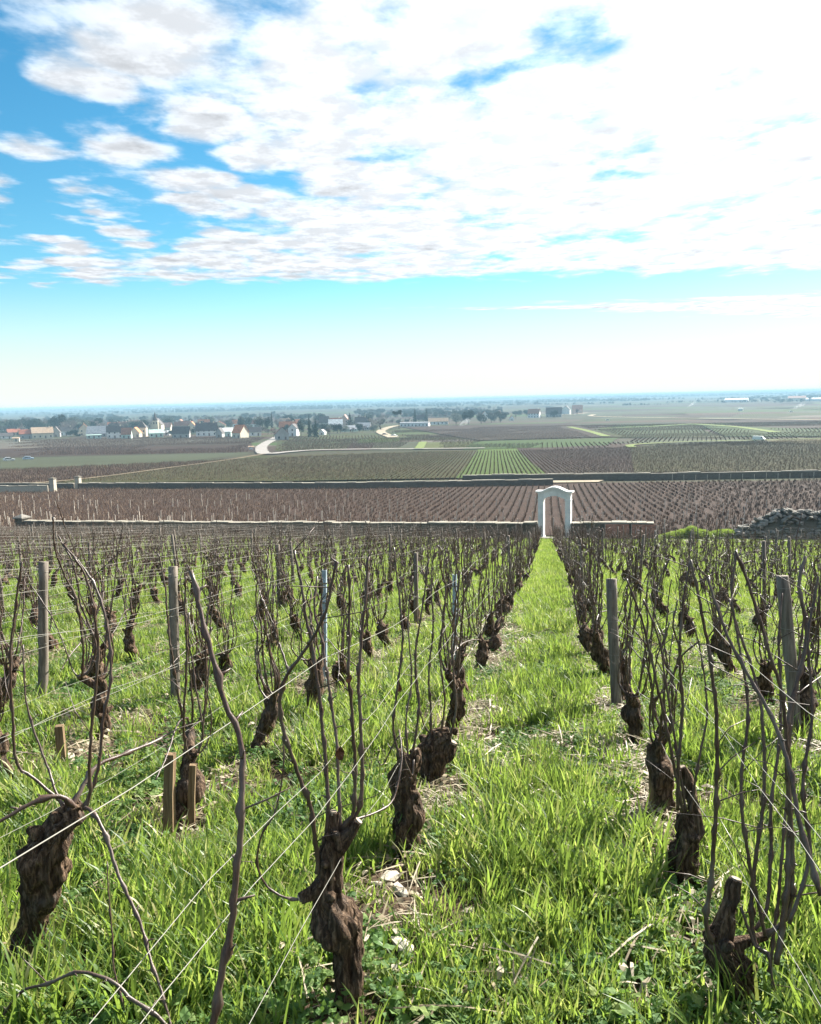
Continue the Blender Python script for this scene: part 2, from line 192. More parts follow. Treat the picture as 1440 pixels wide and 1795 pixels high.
HS = [
 ('house', (-432.87, 605.63, -23.0), 8.79, 7, 2.31, 2.31, 'x', 'white', 'slate', 0, 'low dark-roofed house at the far left edge of the village'),
 ('house', (-490.15, 696.45, -23.59), 10.62, 7, 2.92, 2.92, 'x', 'cream', 'redtile', 1, 'pale house with dull red roof behind the leftmost dark-roofed house'),
 ('shed', (-376.92, 538.14, -22.45), 4.1, 5, 2.44, 0.43, 'x', 'cream', 'tan', 0, 'small flat cream shed in front of the leftmost village houses'),
 ('house', (-409.5, 597.47, -22.94), 9.54, 7, 4.0, 3.27, 'x', 'grey', 'redtile', 1, 'grey house with a red roof, left of the big cream farmhouse'),
 ('farmhouse', (-400.04, 604.64, -22.99), 15.58, 12, 4.35, 4.35, 'x', 'cream', 'tan', 1, 'big cream farmhouse with tan hipped roof near the left edge'),
 ('house', (-402.21, 627.26, -23.15), 6.16, 7, 4.26, 4.26, 'y', 'grey', 'slate', 0, 'narrow blue-grey gabled house right of the big cream farmhouse'),
 ('house', (-419.1, 668.81, -23.42), 10.08, 7, 4.16, 3.4, 'x', 'white', 'slate', 1, 'white house with slate roof behind the narrow blue-grey gable'),
 ('house', (-387.36, 644.57, -23.27), 8.23, 7, 6.3, 3.86, 'y', 'cream', 'orange', 1, 'tall cream house with warm orange roof standing above its neighbours'),
 ('barn', (-354.22, 609.46, -23.02), 15.51, 14, 3.03, 5.63, 'x', 'grey', 'grey', 0, 'long grey metal-roofed barn right of the tall cream house'),
 ('shed', (-336.01, 571.58, -22.73), 10.28, 5, 2.7, 0.3, 'x', 'mint', 'mint', 0, 'low pale green wall-like shed in front of the grey metal barn'),
 ('house', (-321.33, 576.36, -22.77), 11.61, 7, 4.97, 4.06, 'x', 'white', 'slate', 1, 'long white house with dark roof and dark openings, village front'),
 ('house', (-302.94, 559.82, -22.63), 6.67, 7, 3.56, 4.35, 'x', 'mint', 'brown', 0, 'house with brown roof over pale green ground floor'),
 ('house', (-313.96, 594.39, -22.91), 7.06, 7, 3.38, 4.13, 'y', 'cream', 'orange', 0, 'small gabled house with orange roof and cream front'),
 ('barn', (-293.35, 586.62, -22.85), 9.98, 12, 3.1, 2.54, 'x', 'mint', 'mint', 0, 'low mint-coloured metal barn below the church spire'),
 ('shed', (-302.97, 623.24, -23.12), 5.52, 6, 2.21, 1.47, 'x', 'white', 'white', 0, 'small white flat shed right of the mint barn'),
 ('house', (-457.94, 850.87, -24.43), 18.33, 7, 3.29, 4.93, 'x', 'pink', 'brown', 2, 'long house with brown-red roof behind the village front, left of the pointed tower'),
 ('house', (-357.67, 737.47, -23.83), 8.7, 7, 4.08, 4.08, 'x', 'cream', 'pink', 0, 'pale house with pink roof right of the church'),
 ('house', (-257.53, 553.11, -22.58), 11.8, 7, 3.66, 4.48, 'x', 'grey', 'slate', 0, 'long grey house with a dark slate roof left of the white-walled dark barn'),
 ('house', (-325.38, 722.68, -23.74), 7.95, 7, 4.5, 4.5, 'y', 'cream', 'orange', 0, 'cream gabled house with orange roof behind the slate-roofed long house'),
 ('house', (-423.46, 909.83, -24.69), 7.35, 7, 4.34, 4.34, 'y', 'white', 'brown', 0, 'small white gable high in the middle of the village'),
 ('house', (-255.64, 593.37, -22.9), 15.63, 7, 4.49, 5.49, 'x', 'white', 'slate', 2, 'long white-walled house under a wide dark roof'),
 ('house', (-227.82, 551.82, -22.57), 4.43, 7, 3.76, 3.08, 'y', 'grey', 'slate', 0, 'narrow grey house beside the long white-walled house'),
 ('barn', (-230.3, 572.86, -22.74), 7.09, 12, 3.75, 2.5, 'x', 'mint', 'white', 0, 'pale green and white barn left of the bright orange roof'),
 ('barn', (-206.03, 534.15, -22.41), 10.87, 14, 4.02, 4.91, 'g', 'cream', 'orange', 0, 'barn with bright orange tiled roof and cream gable by the field'),
 ('house', (-210.51, 575.47, -22.76), 8.33, 7, 3.13, 3.13, 'x', 'white', 'slate', 0, 'white house with slate roof right of the bright orange barn'),
 ('house', (-162.92, 492.2, -22.02), 8.16, 7, 3.9, 3.9, 'y', 'grey', 'brown', 0, 'grey stone gable standing beside the bend of the pale road'),
 ('house', (-212.14, 657.42, -23.35), 13.23, 7, 4.25, 4.25, 'x', 'pink', 'orange', 1, 'pink house with pale orange roof behind the grey stone gable'),
 ('house', (-177.11, 562.11, -22.65), 6.06, 7, 5.51, 2.97, 'y', 'white', 'slate', 0, 'tall narrow white house with dark roof, right of the pink house'),
 ('house', (-219.49, 798.15, -24.16), 9.1, 7, 4.61, 5.63, 'x', 'grey', 'slate', 0, 'dark-roofed house behind the bare trees, right of the tall narrow white house'),
 ('shed', (-195.49, 750.77, -23.9), 12.82, 12, 3.2, 4.81, 'x', 'white', 'white', 0, 'long white-roofed shed right of the centre of the village'),
 ('shed', (-159.89, 576.0, -22.77), 4.11, 5, 1.85, 1.85, 'y', 'white', 'white', 0, 'small white tent-like shed at the field edge under bare trees'),
 ('house', (-205.33, 827.17, -24.31), 7.63, 7, 6.13, 5.02, 'y', 'pink', 'pink', 0, 'pink-cream gabled house left of the dark pointed conifer'),
 ('house', (-176.44, 774.07, -24.03), 11.5, 7, 3.72, 5.59, 'x', 'grey', 'slate', 1, 'house with steep dark roof right of the dark pointed conifer'),
 ('barn', (-149.62, 667.65, -23.41), 10.39, 12, 2.46, 3.68, 'x', 'grey', 'grey', 0, 'grey barn with broad roof below the steep dark-roofed house'),
 ('shed', (-156.42, 644.64, -23.27), 12.35, 10, 1.83, 2.75, 'x', 'mint', 'grey', 0, 'long low shed with a grey-green roof in front of the dark conifer'),
 ('shed', (-118.84, 741.62, -23.85), 26.99, 6, 3.74, 0.42, 'x', 'white', 'grey', 0, 'long low white wall-like shed right of the pale bare wood'),
 ('house', (-131.75, 862.71, -24.48), 9.04, 7, 4.52, 4.52, 'x', 'cream', 'slate', 0, 'slate-roofed house between two slender conifers'),
 ('building', (-105.74, 805.54, -24.2), 19.07, 10, 3.09, 3.09, 'x', 'white', 'tan', 0, 'long low white building with tan roof, left of the dark hedge trees'),
 ('house', (-74.2, 991.06, -24.97), 6.83, 7, 5.74, 3.83, 'y', 'white', 'brown', 0, 'white gabled house rising behind the dark hedge trees'),
 ('house', (-66.02, 1105.05, -25.3), 9.12, 7, 4.56, 4.56, 'x', 'cream', 'pink', 0, 'pale house with pink roof at the right of the dark hedge trees'),
 ('house', (-38.65, 912.48, -24.7), 4.38, 7, 3.1, 2.53, 'y', 'white', 'orange', 0, 'tiny white gabled house right of the dark hedge trees'),
 ('house', (-16.02, 1030.51, -25.09), 14.07, 12, 5.28, 5.28, 'x', 'white', 'brown', 1, 'white house with brown roof in the hamlet right of the village'),
 ('barn', (7.96, 1040.84, -25.12), 19.11, 18, 4.21, 7.82, 'x', 'grey', 'slate', 0, 'big barn with blue-grey roof in the hamlet right of the village'),
 ('house', (26.52, 1205.11, -25.57), 11.44, 12, 6.74, 5.52, 'y', 'white', 'slate', 0, 'white gabled house right of the blue-grey hamlet barn'),
 ('house', (43.04, 1230.83, -25.64), 14.15, 12, 6.87, 5.62, 'x', 'pink', 'pink', 0, 'pinkish house at the right end of the hamlet'),
 ('shed', (489.33, 2281.66, -26.5), 56.8, 30, 5.83, 3.89, 'x', 'white', 'white', 0, 'long white-roofed shed far off on the right of the plain'),
 ('building', (613.08, 2191.52, -26.5), 39.74, 25, 7.66, 5.11, 'x', 'cream', 'pink', 0, 'pale farm building far off near the right edge'),
 ('shed', (634.38, 2116.09, -26.5), 40.97, 25, 4.92, 3.28, 'x', 'white', 'white', 0, 'white roofed shed far off at the right edge of the plain'),
 ('hut', (263.76, 1202.01, -25.56), 5.51, 6, 3.19, 0.35, 'x', 'white', 'white', 0, 'tiny white hut alone in the plum-brown fields on the right'),
 ('hut', (-138.28, 371.33, -20.63), 1.89, 2, 1.28, 0.07, 'x', 'white', 'tan', 0, 'small white concrete hut beside the bend of the pale road'),
 ('house', (-625.46, 872.76, -24.53), 12.58, 7, 4.39, 4.39, 'x', 'white', 'brown', 0, 'white back-row house with brown roof peeping out behind the leftmost village houses'),
 ('house', (-555.94, 810.68, -24.23), 12.45, 7, 4.43, 4.43, 'y', 'cream', 'redtile', 1, 'cream back-row house with red roof peeping out behind the red-roofed grey house'),
 ('house', (-570.79, 863.99, -24.49), 12.56, 7, 4.03, 4.03, 'y', 'white', 'brown', 1, 'white back-row house with brown roof peeping out behind the big cream farmhouse'),
 ('house', (-551.89, 861.23, -24.47), 15.21, 7, 4.2, 4.2, 'y', 'cream', 'brown', 1, 'cream back-row house with brown roof peeping out behind the narrow blue-grey gable'),
 ('house', (-502.08, 835.77, -24.35), 14.02, 7, 3.93, 3.93, 'x', 'grey', 'orange', 1, 'grey back-row house with orange roof peeping out behind the tall cream house'),
 ('house', (-493.55, 850.35, -24.42), 10.84, 7, 4.49, 4.49, 'y', 'cream', 'slate', 0, 'cream back-row house with dark roof peeping out behind the long grey metal barn'),
 ('house', (-462.03, 826.98, -24.31), 12.52, 7, 4.1, 4.1, 'x', 'white', 'redtile', 1, 'white back-row house with red roof peeping out behind the long white house with dark openings'),
 ('house', (-468.87, 866.73, -24.5), 15.13, 7, 3.91, 3.91, 'y', 'cream', 'tan', 1, 'cream back-row house with tan roof peeping out behind the brown-roofed house'),
 ('house', (-453.36, 858.29, -24.46), 14.39, 7, 4.46, 4.46, 'x', 'cream', 'redtile', 1, 'cream back-row house with red roof peeping out behind the small orange-roofed gable'),
 ('house', (-423.11, 841.39, -24.38), 11.94, 7, 4.43, 4.43, 'y', 'cream', 'orange', 0, 'cream back-row house with orange roof peeping out behind the mint barn'),
 ('house', (-416.37, 859.01, -24.46), 15.33, 7, 3.86, 3.86, 'y', 'white', 'orange', 0, 'white back-row house with orange roof peeping out behind the pale pink-roofed house'),
 ('house', (-373.35, 799.78, -24.17), 10.56, 7, 3.78, 3.78, 'x', 'cream', 'brown', 0, 'cream back-row house with brown roof peeping out behind the slate-roofed long grey house'),
 ('house', (-366.35, 798.12, -24.16), 14.16, 7, 4.16, 4.16, 'x', 'cream', 'brown', 1, 'cream back-row house with brown roof peeping out behind the small white gable'),
 ('house', (-369.91, 852.22, -24.43), 12.19, 7, 4.35, 4.35, 'x', 'pink', 'orange', 1, 'pinkish back-row house with orange roof peeping out behind the long white-walled house'),
 ('house', (-330.7, 800.07, -24.17), 12.79, 7, 3.75, 3.75, 'y', 'cream', 'redtile', 0, 'cream back-row house with red roof peeping out behind the narrow grey house'),
 ('house', (-333.65, 859.98, -24.47), 12.26, 7, 3.79, 3.79, 'x', 'white', 'orange', 1, 'white back-row house with orange roof peeping out behind the bright orange barn'),
 ('house', (-303.77, 828.26, -24.32), 12.92, 7, 3.78, 3.78, 'x', 'white', 'brown', 0, 'white back-row house with brown roof peeping out behind the white slate-roofed house'),
 ('house', (-275.52, 844.89, -24.4), 10.59, 7, 4.26, 4.26, 'x', 'white', 'tan', 1, 'white back-row house with tan roof peeping out behind the pink house'),
 ('house', (-262.53, 833.62, -24.34), 12.95, 7, 3.62, 3.62, 'x', 'pink', 'orange', 0, 'pinkish back-row house with orange roof peeping out behind the tall narrow white house'),
 ('house', (-218.24, 836.15, -24.35), 12.38, 7, 3.93, 3.93, 'x', 'cream', 'redtile', 1, 'cream back-row house with red roof peeping out behind the long white-roofed shed'),
 ('house', (-180.85, 792.2, -24.13), 10.64, 7, 4.06, 4.06, 'x', 'grey', 'redtile', 0, 'grey back-row house with red roof peeping out behind the steep dark-roofed house'),
 ('church', (-334.66, 672.31, -23.44), 9, 20, 8, 5, 'C', 'cream', 'slate', 0, 'church with slate spire rising above the middle of the village'),
 ('tower_house', (-314.42, 605.34, -22.99), 7, 7, 7, 5.5, 'T', 'cream', 'slate', 0, 'cream tower house with steep pointed roof left of the church'),
]
TS = [
 ((-585.58, 823.73, -24.29), 20.73, 21.36, 'bare', 'broad bare tree at the far left end of the village skyline'),
 ((-553.11, 809.5, -24.22), 20.9, 23.36, 'bare', 'broad bare tree behind the red-roofed house on the left'),
 ((-524.73, 797.03, -24.16), 18.09, 20.5, 'bare', 'bare tree behind the big cream farmhouse'),
 ((-500.96, 786.55, -24.1), 18.98, 16.61, 'dark', 'dark rounded evergreen behind the narrow blue-grey gable'),
 ((-488.62, 796.98, -24.16), 14.37, 17.97, 'bare', 'wide bare tree behind the white slate-roofed house'),
 ((-462.12, 785.0, -24.09), 15.28, 19.98, 'bare', 'bare tree behind the long grey metal barn'),
 ((-435.65, 839.87, -24.37), 16.17, 19.9, 'bare', 'wide bare tree behind the pointed tower house'),
 ((-391.53, 892.63, -24.61), 14.36, 15.67, 'bare', 'bare tree behind the cream orange-roofed gable'),
 ((-280.49, 731.14, -23.79), 12.73, 7.43, 'dark', 'dark evergreen left behind the bright orange barn'),
 ((-271.01, 726.56, -23.77), 11.58, 4.74, 'cone', 'small dark conifer right behind the bright orange barn'),
 ((-241.03, 670.47, -23.43), 13.09, 9.69, 'dark', 'dark rounded evergreen right of the bright orange barn'),
 ((-232.62, 666.67, -23.4), 12.51, 5.77, 'dark', 'dark narrow evergreen left of the grey stone gable'),
 ((-257.95, 750.97, -23.91), 16.24, 4.33, 'cone', 'slender conifer rising behind the grey stone gable'),
 ((-179.16, 524.19, -22.32), 9.84, 9.84, 'pinkbare', 'pinkish bare tree beside the grey stone gable'),
 ((-312.94, 778.69, -24.06), 9.06, 5.66, 'dark', 'small dark evergreen left of the orange barn roof'),
 ((-163.86, 537.08, -22.44), 12.33, 5.39, 'dark', 'dark evergreen right of the tall narrow white house'),
 ((-151.47, 513.87, -22.23), 14.73, 3.31, 'cone', 'tall dark conifer left of the spreading bare tree'),
 ((-146.78, 512.12, -22.21), 12.46, 4.4, 'cone', 'second dark conifer left of the spreading bare tree'),
 ((-141.27, 528.31, -22.36), 9.8, 9.8, 'bare', 'spreading bare tree alone at the field edge'),
 ((-155.33, 533.78, -22.41), 6.11, 5.35, 'dark', 'low dark bush below the tall conifer'),
 ((-171.19, 706.86, -23.65), 14.04, 8.52, 'cone', 'dark pointed conifer in the middle of the village skyline'),
 ((-134.11, 660.09, -23.36), 13.96, 19.55, 'palebare', 'pale rounded bare wood tree right of the grey barn'),
 ((-149.33, 695.68, -23.58), 11.79, 9.83, 'palebare', 'smaller pale bare tree beside the grey barn'),
 ((-122.94, 682.15, -23.5), 16.29, 9.58, 'pine', 'flat-topped pine left of the low white wall'),
 ((-138.9, 867.35, -24.5), 15.77, 6.67, 'cone', 'slender conifer left of the slate-roofed house'),
 ((-125.36, 858.56, -24.46), 15.58, 6.59, 'cone', 'slender conifer right of the slate-roofed house'),
 ((-87.0, 793.82, -24.14), 11.02, 13.22, 'dark', 'leftmost tree of the dark evergreen hedge'),
 ((-74.09, 785.73, -24.1), 14.14, 13.05, 'dark', 'tallest tree of the dark evergreen hedge'),
 ((-63.09, 797.88, -24.16), 9.92, 11.02, 'dark', 'middle low tree of the dark evergreen hedge'),
 ((-55.56, 833.4, -24.34), 10.33, 10.33, 'dark', 'second tree from the right of the dark evergreen hedge'),
 ((-47.29, 849.15, -24.42), 11.68, 11.68, 'dark', 'rightmost tree of the dark evergreen hedge'),
 ((-36.85, 989.57, -24.97), 9.49, 6.78, 'bare', 'small bare tree left of the hamlet'),
 ((7.84, 981.64, -24.94), 9.35, 9.35, 'dark', 'dark tree in front of the blue-grey hamlet barn'),
 ((38.61, 1114.37, -25.32), 13.57, 10.56, 'bare', 'bare tree beside the pinkish house of the hamlet'),
 ((509.71, 1963.11, -26.5), 17.87, 15.31, 'bare', 'dim grey tree left of the pale far farm'),
 ((598.04, 2040.06, -26.5), 17.14, 21.09, 'bare', 'dim grey tree behind the far white shed at the right edge'),
]
CARS = [
 ('van', (93.61, 389.84, -20.88), 0, 'white delivery van parked on the field track at right'),
 ('car', (-97.24, 520.29, -22.29), 0, 'white car on the track near the centre of the fields'),
 ('car', (-107.88, 543.95, -22.5), 1, 'dark grey car beside the white car near the centre of the fields'),
 ('car', (-208.43, 291.96, -19.1), 0, 'white car leftmost in the fields at the left edge'),
 ('car', (-205.44, 299.85, -19.28), 2, 'blue-white car right of the leftmost white car'),
 ('car', (58.98, 838.65, -24.37), 0, 'tiny white car far out in the fields beyond the hamlet'),
 ('car', (293.31, 1070.04, -25.2), 0, 'tiny white car far out in the fields near the right edge'),
]
SMOKES = [
 ((-65.2, 652.45, -23.32), 14, 10),
 ((233.89, 1423.05, -26.08), 22, 16),
 ((308.05, 1094.64, -25.27), 24, 14),
]
PIL = [
 (-94.59, 145.55, -14.95),
 (-94.76, 154.18, -15.24),
]
LEAVES = [(-0.565, 2.094, 0.388), (-0.586, 3.119, 0.201), (-0.525, 2.06, 0.611)]
HAZE_DENSITY = 2.6e-4
HAZE_COLOR = (.34, .55, .70, 1)

# ------------------------------------------------------------------ terrain profile (falls along +Y, the direction of the vine rows)
PY = [-60,-14,-4,0,30,57,66,100,150,185,260,350,480,650,1000,1800,4000,9000,16000,30000]
PZ = [1.2,1.2,.57,0,-4.47,-8.49,-9.75,-13.0,-15.1,-16.1,-18.3,-20.3,-21.9,-23.3,-25,-26.5,-26.5,-18,-1.5,-1.5]
def _pchip():
    x = np.array(PY, float); y = np.array(PZ, float); h = np.diff(x); d = np.diff(y) / h; m = np.zeros(len(x))
    for i in range(1, len(x) - 1):
        if d[i-1] * d[i] > 0:
            w1 = 2*h[i] + h[i-1]; w2 = h[i] + 2*h[i-1]; m[i] = (w1 + w2) / (w1/d[i-1] + w2/d[i])
    m[0] = d[0]; m[-1] = d[-1]; return x, y, m
_X, _Y, _M = _pchip()
def tz(yy):
    yy = np.clip(np.asarray(yy, float), PY[0], PY[-1])
    i = np.clip(np.searchsorted(_X, yy, side='right') - 1, 0, len(_X) - 2)
    h = _X[i+1] - _X[i]; t = (yy - _X[i]) / h
    return (1+2*t)*(1-t)**2*_Y[i] + t*(1-t)**2*h*_M[i] + t*t*(3-2*t)*_Y[i+1] + t*t*(t-1)*h*_M[i+1]
def gz(y): return float(tz(y))

# ------------------------------------------------------------------ mesh helpers
class MB:
    def __init__(s): s.v = []; s.f = []; s.mi = []; s.n = 0; s.cur = 0
    def add(s, V, F):
        s.v.extend(tuple(map(float, p)) for p in V)
        for f_ in F: s.f.append(tuple(int(i) + s.n for i in f_)); s.mi.append(s.cur)
        s.n = len(s.v); return s
    def box(s, x0, x1, y0, y1, z0, z1, j=0):
        V = [(x, y, z) for z in (z0, z1) for y in (y0, y1) for x in (x0, x1)]
        if j: V = [tuple(c + random.uniform(-j, j) for c in p) for p in V]
        return s.add(V, [(0,2,3,1),(4,5,7,6),(0,1,5,4),(2,6,7,3),(0,4,6,2),(1,3,7,5)])
    def tube(s, P, Rd, sides=6, cap=True, fn=None):
        P = [Vector(p) for p in P]; n = len(P); V = []; nrm = None
        for i in range(n):
            t = (P[min(i+1, n-1)] - P[max(i-1, 0)]).normalized()
            if nrm is None: nrm = t.orthogonal().normalized()
            else: nrm = (nrm - t * nrm.dot(t)).normalized()
            b = t.cross(nrm); r = Rd[i] if hasattr(Rd, '__len__') else Rd
            for k in range(sides):
                a = 2 * math.pi * k / sides
                rr = r * (fn(i / (n-1), a, P[i]) if fn else 1)
                V.append(P[i] + (nrm * math.cos(a) + b * math.sin(a)) * rr)
        F = [(i*sides+k, i*sides+(k+1) % sides, (i+1)*sides+(k+1) % sides, (i+1)*sides+k) for i in range(n-1) for k in range(sides)]
        if cap: F += [tuple(reversed(range(sides))), tuple((n-1)*sides + k for k in range(sides))]
        return s.add(V, F)
    def mesh(s, name, mats, smooth=False):
        me = bpy.data.meshes.new(name); me.from_pydata(s.v, [], s.f)
        for m_ in (mats if isinstance(mats, (list, tuple)) else [mats]): me.materials.append(m_)
        if any(s.mi): me.polygons.foreach_set('material_index', s.mi)
        if smooth: me.polygons.foreach_set('use_smooth', [True] * len(s.f))
        me.update(); return me
    def build(s, name, mats, parent=None, smooth=False, loc=None):
        return link(name, s.mesh(name, mats, smooth), parent, loc)
def link(name, me, parent=None, loc=None, rot=None, scale=None):
    o = bpy.data.objects.new(name, me); col.objects.link(o)
    if parent is not None: o.parent = parent
    if loc is not None: o.location = loc
    if rot is not None: o.rotation_euler = rot
    if scale is not None: o.scale = scale if hasattr(scale, '__len__') else (scale,) * 3
    return o
def tag(o, label=None, cat=None, group=None, kind=None):
    for k, v_ in (('label', label), ('category', cat), ('group', group), ('kind', kind)):
        if v_: o[k] = v_
    return o
def empty(name, loc, rz=0):
    o = link(name, None, None, loc, (0, 0, rz)); o.empty_display_size = .2; return o
def catmull(P, step):
    P = [np.array(p, float) for p in P]; out = []
    Q = [2*P[0]-P[1]] + P + [2*P[-1]-P[-2]]
    for i in range(1, len(Q)-2):
        p0, p1, p2, p3 = Q[i-1:i+3]; k = max(1, int(round(np.linalg.norm((p2-p1)[:3]) / step)))
        for j in range(k):
            t = j / k
            out.append(.5*((2*p1)+(-p0+p2)*t+(2*p0-5*p1+4*p2-p3)*t*t+(-p0+3*p1-3*p2+p3)*t**3))
    out.append(P[-1]); return out

# ------------------------------------------------------------------ materials
def newmat(name):
    m_ = bpy.data.materials.new(name); m_.use_nodes = True; return m_, NT(m_.node_tree)
def finish(t, colr, rough=.8, bump=None, bstr=.4, bdist=.01, spec=.3, metal=0, trans=None, tcol=None):
    ins = {'Base Color': colr if not isinstance(colr, tuple) else (*colr, 1), 'Roughness': rough, 'Specular IOR Level': spec, 'Metallic': metal}
    nb = None
    if bump is not None:
        nb = t.n('ShaderNodeBump', {'Height': bump, 'Strength': bstr, 'Distance': bdist}).outputs[0]; ins['Normal'] = nb
    sh = t.n('ShaderNodeBsdfPrincipled', ins).outputs[0]
    if trans:
        td = {'Color': tcol}
        if nb is not None: td['Normal'] = nb
        sh = t.n('ShaderNodeMixShader', {0: trans, 1: sh, 2: t.n('ShaderNodeBsdfTranslucent', td).outputs[0]}).outputs[0]
    t.n('ShaderNodeOutputMaterial', {0: sh})
def plain(name, c, var=.25, scale=3., rough=.85, bstr=.3, bdist=.02, spec=.2, coord='Object', metal=0, c2=None):
    m_, t = newmat(name); co = t.n('ShaderNodeTexCoord').outputs[coord]
    n_ = t.noise(co, scale, 6, .6); n2_ = t.noise(co, scale * 7, 4, .6)
    lo = tuple(x * (1 - var) for x in c); hi = c2 or tuple(min(1, x * (1 + var)) for x in c)
    cc = t.mix(t.ss(n_, .3, .7), lo, hi)
    cc = t.mix(t.ss(n2_, .35, .75, 0, .35), cc, tuple(x * .55 for x in c))
    finish(t, cc, rough, n2_, bstr, bdist, spec, metal); return m_
def mat_bark():
    m_, t = newmat('vine_bark'); tcx = t.n('ShaderNodeTexCoord'); co = tcx.outputs['Object']
    st_ = t.n('ShaderNodeMapping', {0: co, 3: (1, 1, .16)}).outputs[0]
    a = t.noise(st_, 70, 6, .65, .6); b = t.noise(co, 12, 4, .6); c_ = t.noise(st_, 200, 3, .6)
    cc = t.ramp(a, [(.28, (.010, .007, .005)), (.48, (.075, .048, .031)), (.68, (.29, .20, .135))])
    cc = t.mix(t.ss(b, .48, .72, 0, .6), cc, (.11, .10, .09))
    cc = t.mix(t.ss(t.noise(co, 5, 3), .62, .78, 0, .5), cc, (.045, .055, .014))
    h = t.m('ADD', t.m('MULTIPLY', a, .7), t.m('MULTIPLY', c_, .3))
    finish(t, cc, .9, h, 1.0, .035, .12); return m_
def mat_cane():
    m_, t = newmat('cane_bark'); co = t.n('ShaderNodeTexCoord').outputs['Object']
    rnd = t.n('ShaderNodeObjectInfo').outputs['Random']
    st_ = t.n('ShaderNodeMapping', {0: co, 3: (1, 1, .08)}).outputs[0]
    a = t.noise(st_, 260, 3, .6); b = t.noise(co, 6, 3, .6)
    cc = t.mix(t.ss(a, .3, .7), (.030, .016, .010), (.105, .058, .039))
    cc = t.mix(t.ss(b, .42, .66, 0, .6), cc, (.18, .15, .125))
    cc = t.mix(t.m('MULTIPLY', rnd, .4), cc, (.05, .034, .028))
    finish(t, cc, .42, a, .35, .002, .45); return m_
def mat_wood(name, c1, c2, scale=40):
    m_, t = newmat(name); co = t.n('ShaderNodeTexCoord').outputs['Object']
    st_ = t.n('ShaderNodeMapping', {0: co, 3: (1, 1, .05)}).outputs[0]
    a = t.noise(st_, scale, 6, .7, .4); b = t.noise(co, 4, 3)
    cc = t.mix(t.ss(a, .32, .68), c1, c2); cc = t.mix(t.ss(b, .5, .8, 0, .5), cc, tuple(x*.5 for x in c1))
    finish(t, cc, .85, a, .8, .006, .15); return m_
def mat_blade(name, stops, tcol, trans=.45, rough=.45):
    m_, t = newmat(name); rnd = t.n('ShaderNodeObjectInfo').outputs['Random']
    pos = t.n('ShaderNodeNewGeometry').outputs['Position']
    at_ = t.n('ShaderNodeAttribute', attribute_name='bl').outputs['Fac']
    f_ = t.m('ADD', t.m('MULTIPLY', rnd, .45), t.m('ADD', t.m('MULTIPLY', at_, .35), t.m('MULTIPLY', t.noise(pos, .9, 3), .35)))
    cc = t.ramp(f_, stops)
    tc_ = t.mix(.5, cc, tcol)
    finish(t, cc, rough, spec=.35, trans=trans, tcol=t.n('ShaderNodeVectorMath', {0: tc_, 'Scale': 1.6}, operation='SCALE').outputs[0]); return m_
def mat_soil(name, c1, c2, c3, scale=1.0, bd=.03, speck=.5):
    m_, t = newmat(name); pos = t.n('ShaderNodeNewGeometry').outputs['Position']
    a = t.noise(pos, 1.3 * scale, 5, .6); b = t.noise(pos, 14 * scale, 6, .65); c_ = t.noise(pos, 60 * scale, 4, .6)
    cc = t.mix(t.ss(a, .35, .65), c1, c2); cc = t.mix(t.ss(b, .5, .75, 0, .7), cc, c3)
    cc = t.mix(t.ss(c_, .6, .72, 0, speck), cc, (.3, .26, .2))
    finish(t, cc, .95, t.m('ADD', b, t.m('MULTIPLY', c_, .4)), .9, bd, .1); return m_
def mat_field(name, c1, c2, c3, ang=0., rows=1.04, rowf=.5, rowc=None, seed=0.):
    """ploughed or grassed field: broad patches, speckle and row stripes along a direction"""
    m_, t = newmat(name); pos = t.n('ShaderNodeNewGeometry').outputs['Position']
    p2 = t.n('ShaderNodeVectorMath', {0: pos, 1: (seed*31., seed*17., 0)}, operation='ADD').outputs[0]
    a = t.noise(p2, .03, 4, .6); b = t.noise(p2, .35, 5, .7); c_ = t.noise(p2, 2.2, 4, .7)
    bands = t.noise(t.n('ShaderNodeMapping', {0: p2, 3: (.0016, .0075, 0)}).outputs[0], 1., 4, .6)
    cc = t.mix(t.ss(a, .35, .65), c1, c2)
    cc = t.mix(t.ss(bands, .42, .6, 0, .7), cc, c3)
    cc = t.mix(t.ss(b, .42, .7, 0, .6), cc, c3)
    cc = t.mix(t.ss(c_, .5, .75, 0, .5), cc, tuple(x * .45 for x in c1))
    rp = t.n('ShaderNodeMapping', {0: pos, 2: (0, 0, ang)}).outputs[0]
    xx = t.n('ShaderNodeSeparateXYZ', {0: rp}).outputs[0]
    sx = t.m('SINE', t.m('MULTIPLY', xx, 2 * math.pi / rows))
    cc = t.mix(t.ss(sx, .1, .8, 0, rowf), cc, rowc or tuple(x * .4 for x in c1))
    finish(t, cc, .95, None, spec=.05); return m_
def mat_stone(name, c, dark, scale=2.5, lich=.4, bd=.03):
    m_, t = newmat(name); co = t.n('ShaderNodeNewGeometry').outputs['Position']
    rnd = t.n('ShaderNodeObjectInfo').outputs['Random']
    a = t.noise(co, scale, 6, .65); b = t.noise(co, scale * 6, 6, .65)
    cc = t.mix(t.ss(a, .35, .65), c, tuple(x * .75 for x in c))
    cc = t.mix(t.ss(b, .5, .72, 0, lich), cc, dark)
    cc = t.mix(t.m('MULTIPLY', rnd, .3), cc, tuple(x * .6 for x in c))
    finish(t, cc, .9, b, .6, bd, .15); return m_
M = {}
M['bark'] = mat_bark(); M['cane'] = mat_cane()
M['cut'] = plain('cut_wood', (.36, .29, .22), .35, 60, .8)
M['post'] = mat_wood('weathered_post', (.10, .085, .07), (.24, .205, .17))
M['fibre'] = mat_wood('bark_fibre', (.035, .023, .015), (.12, .082, .055), 60)
M['stake'] = mat_wood('brown_stake', (.10, .066, .036), (.24, .17, .10))
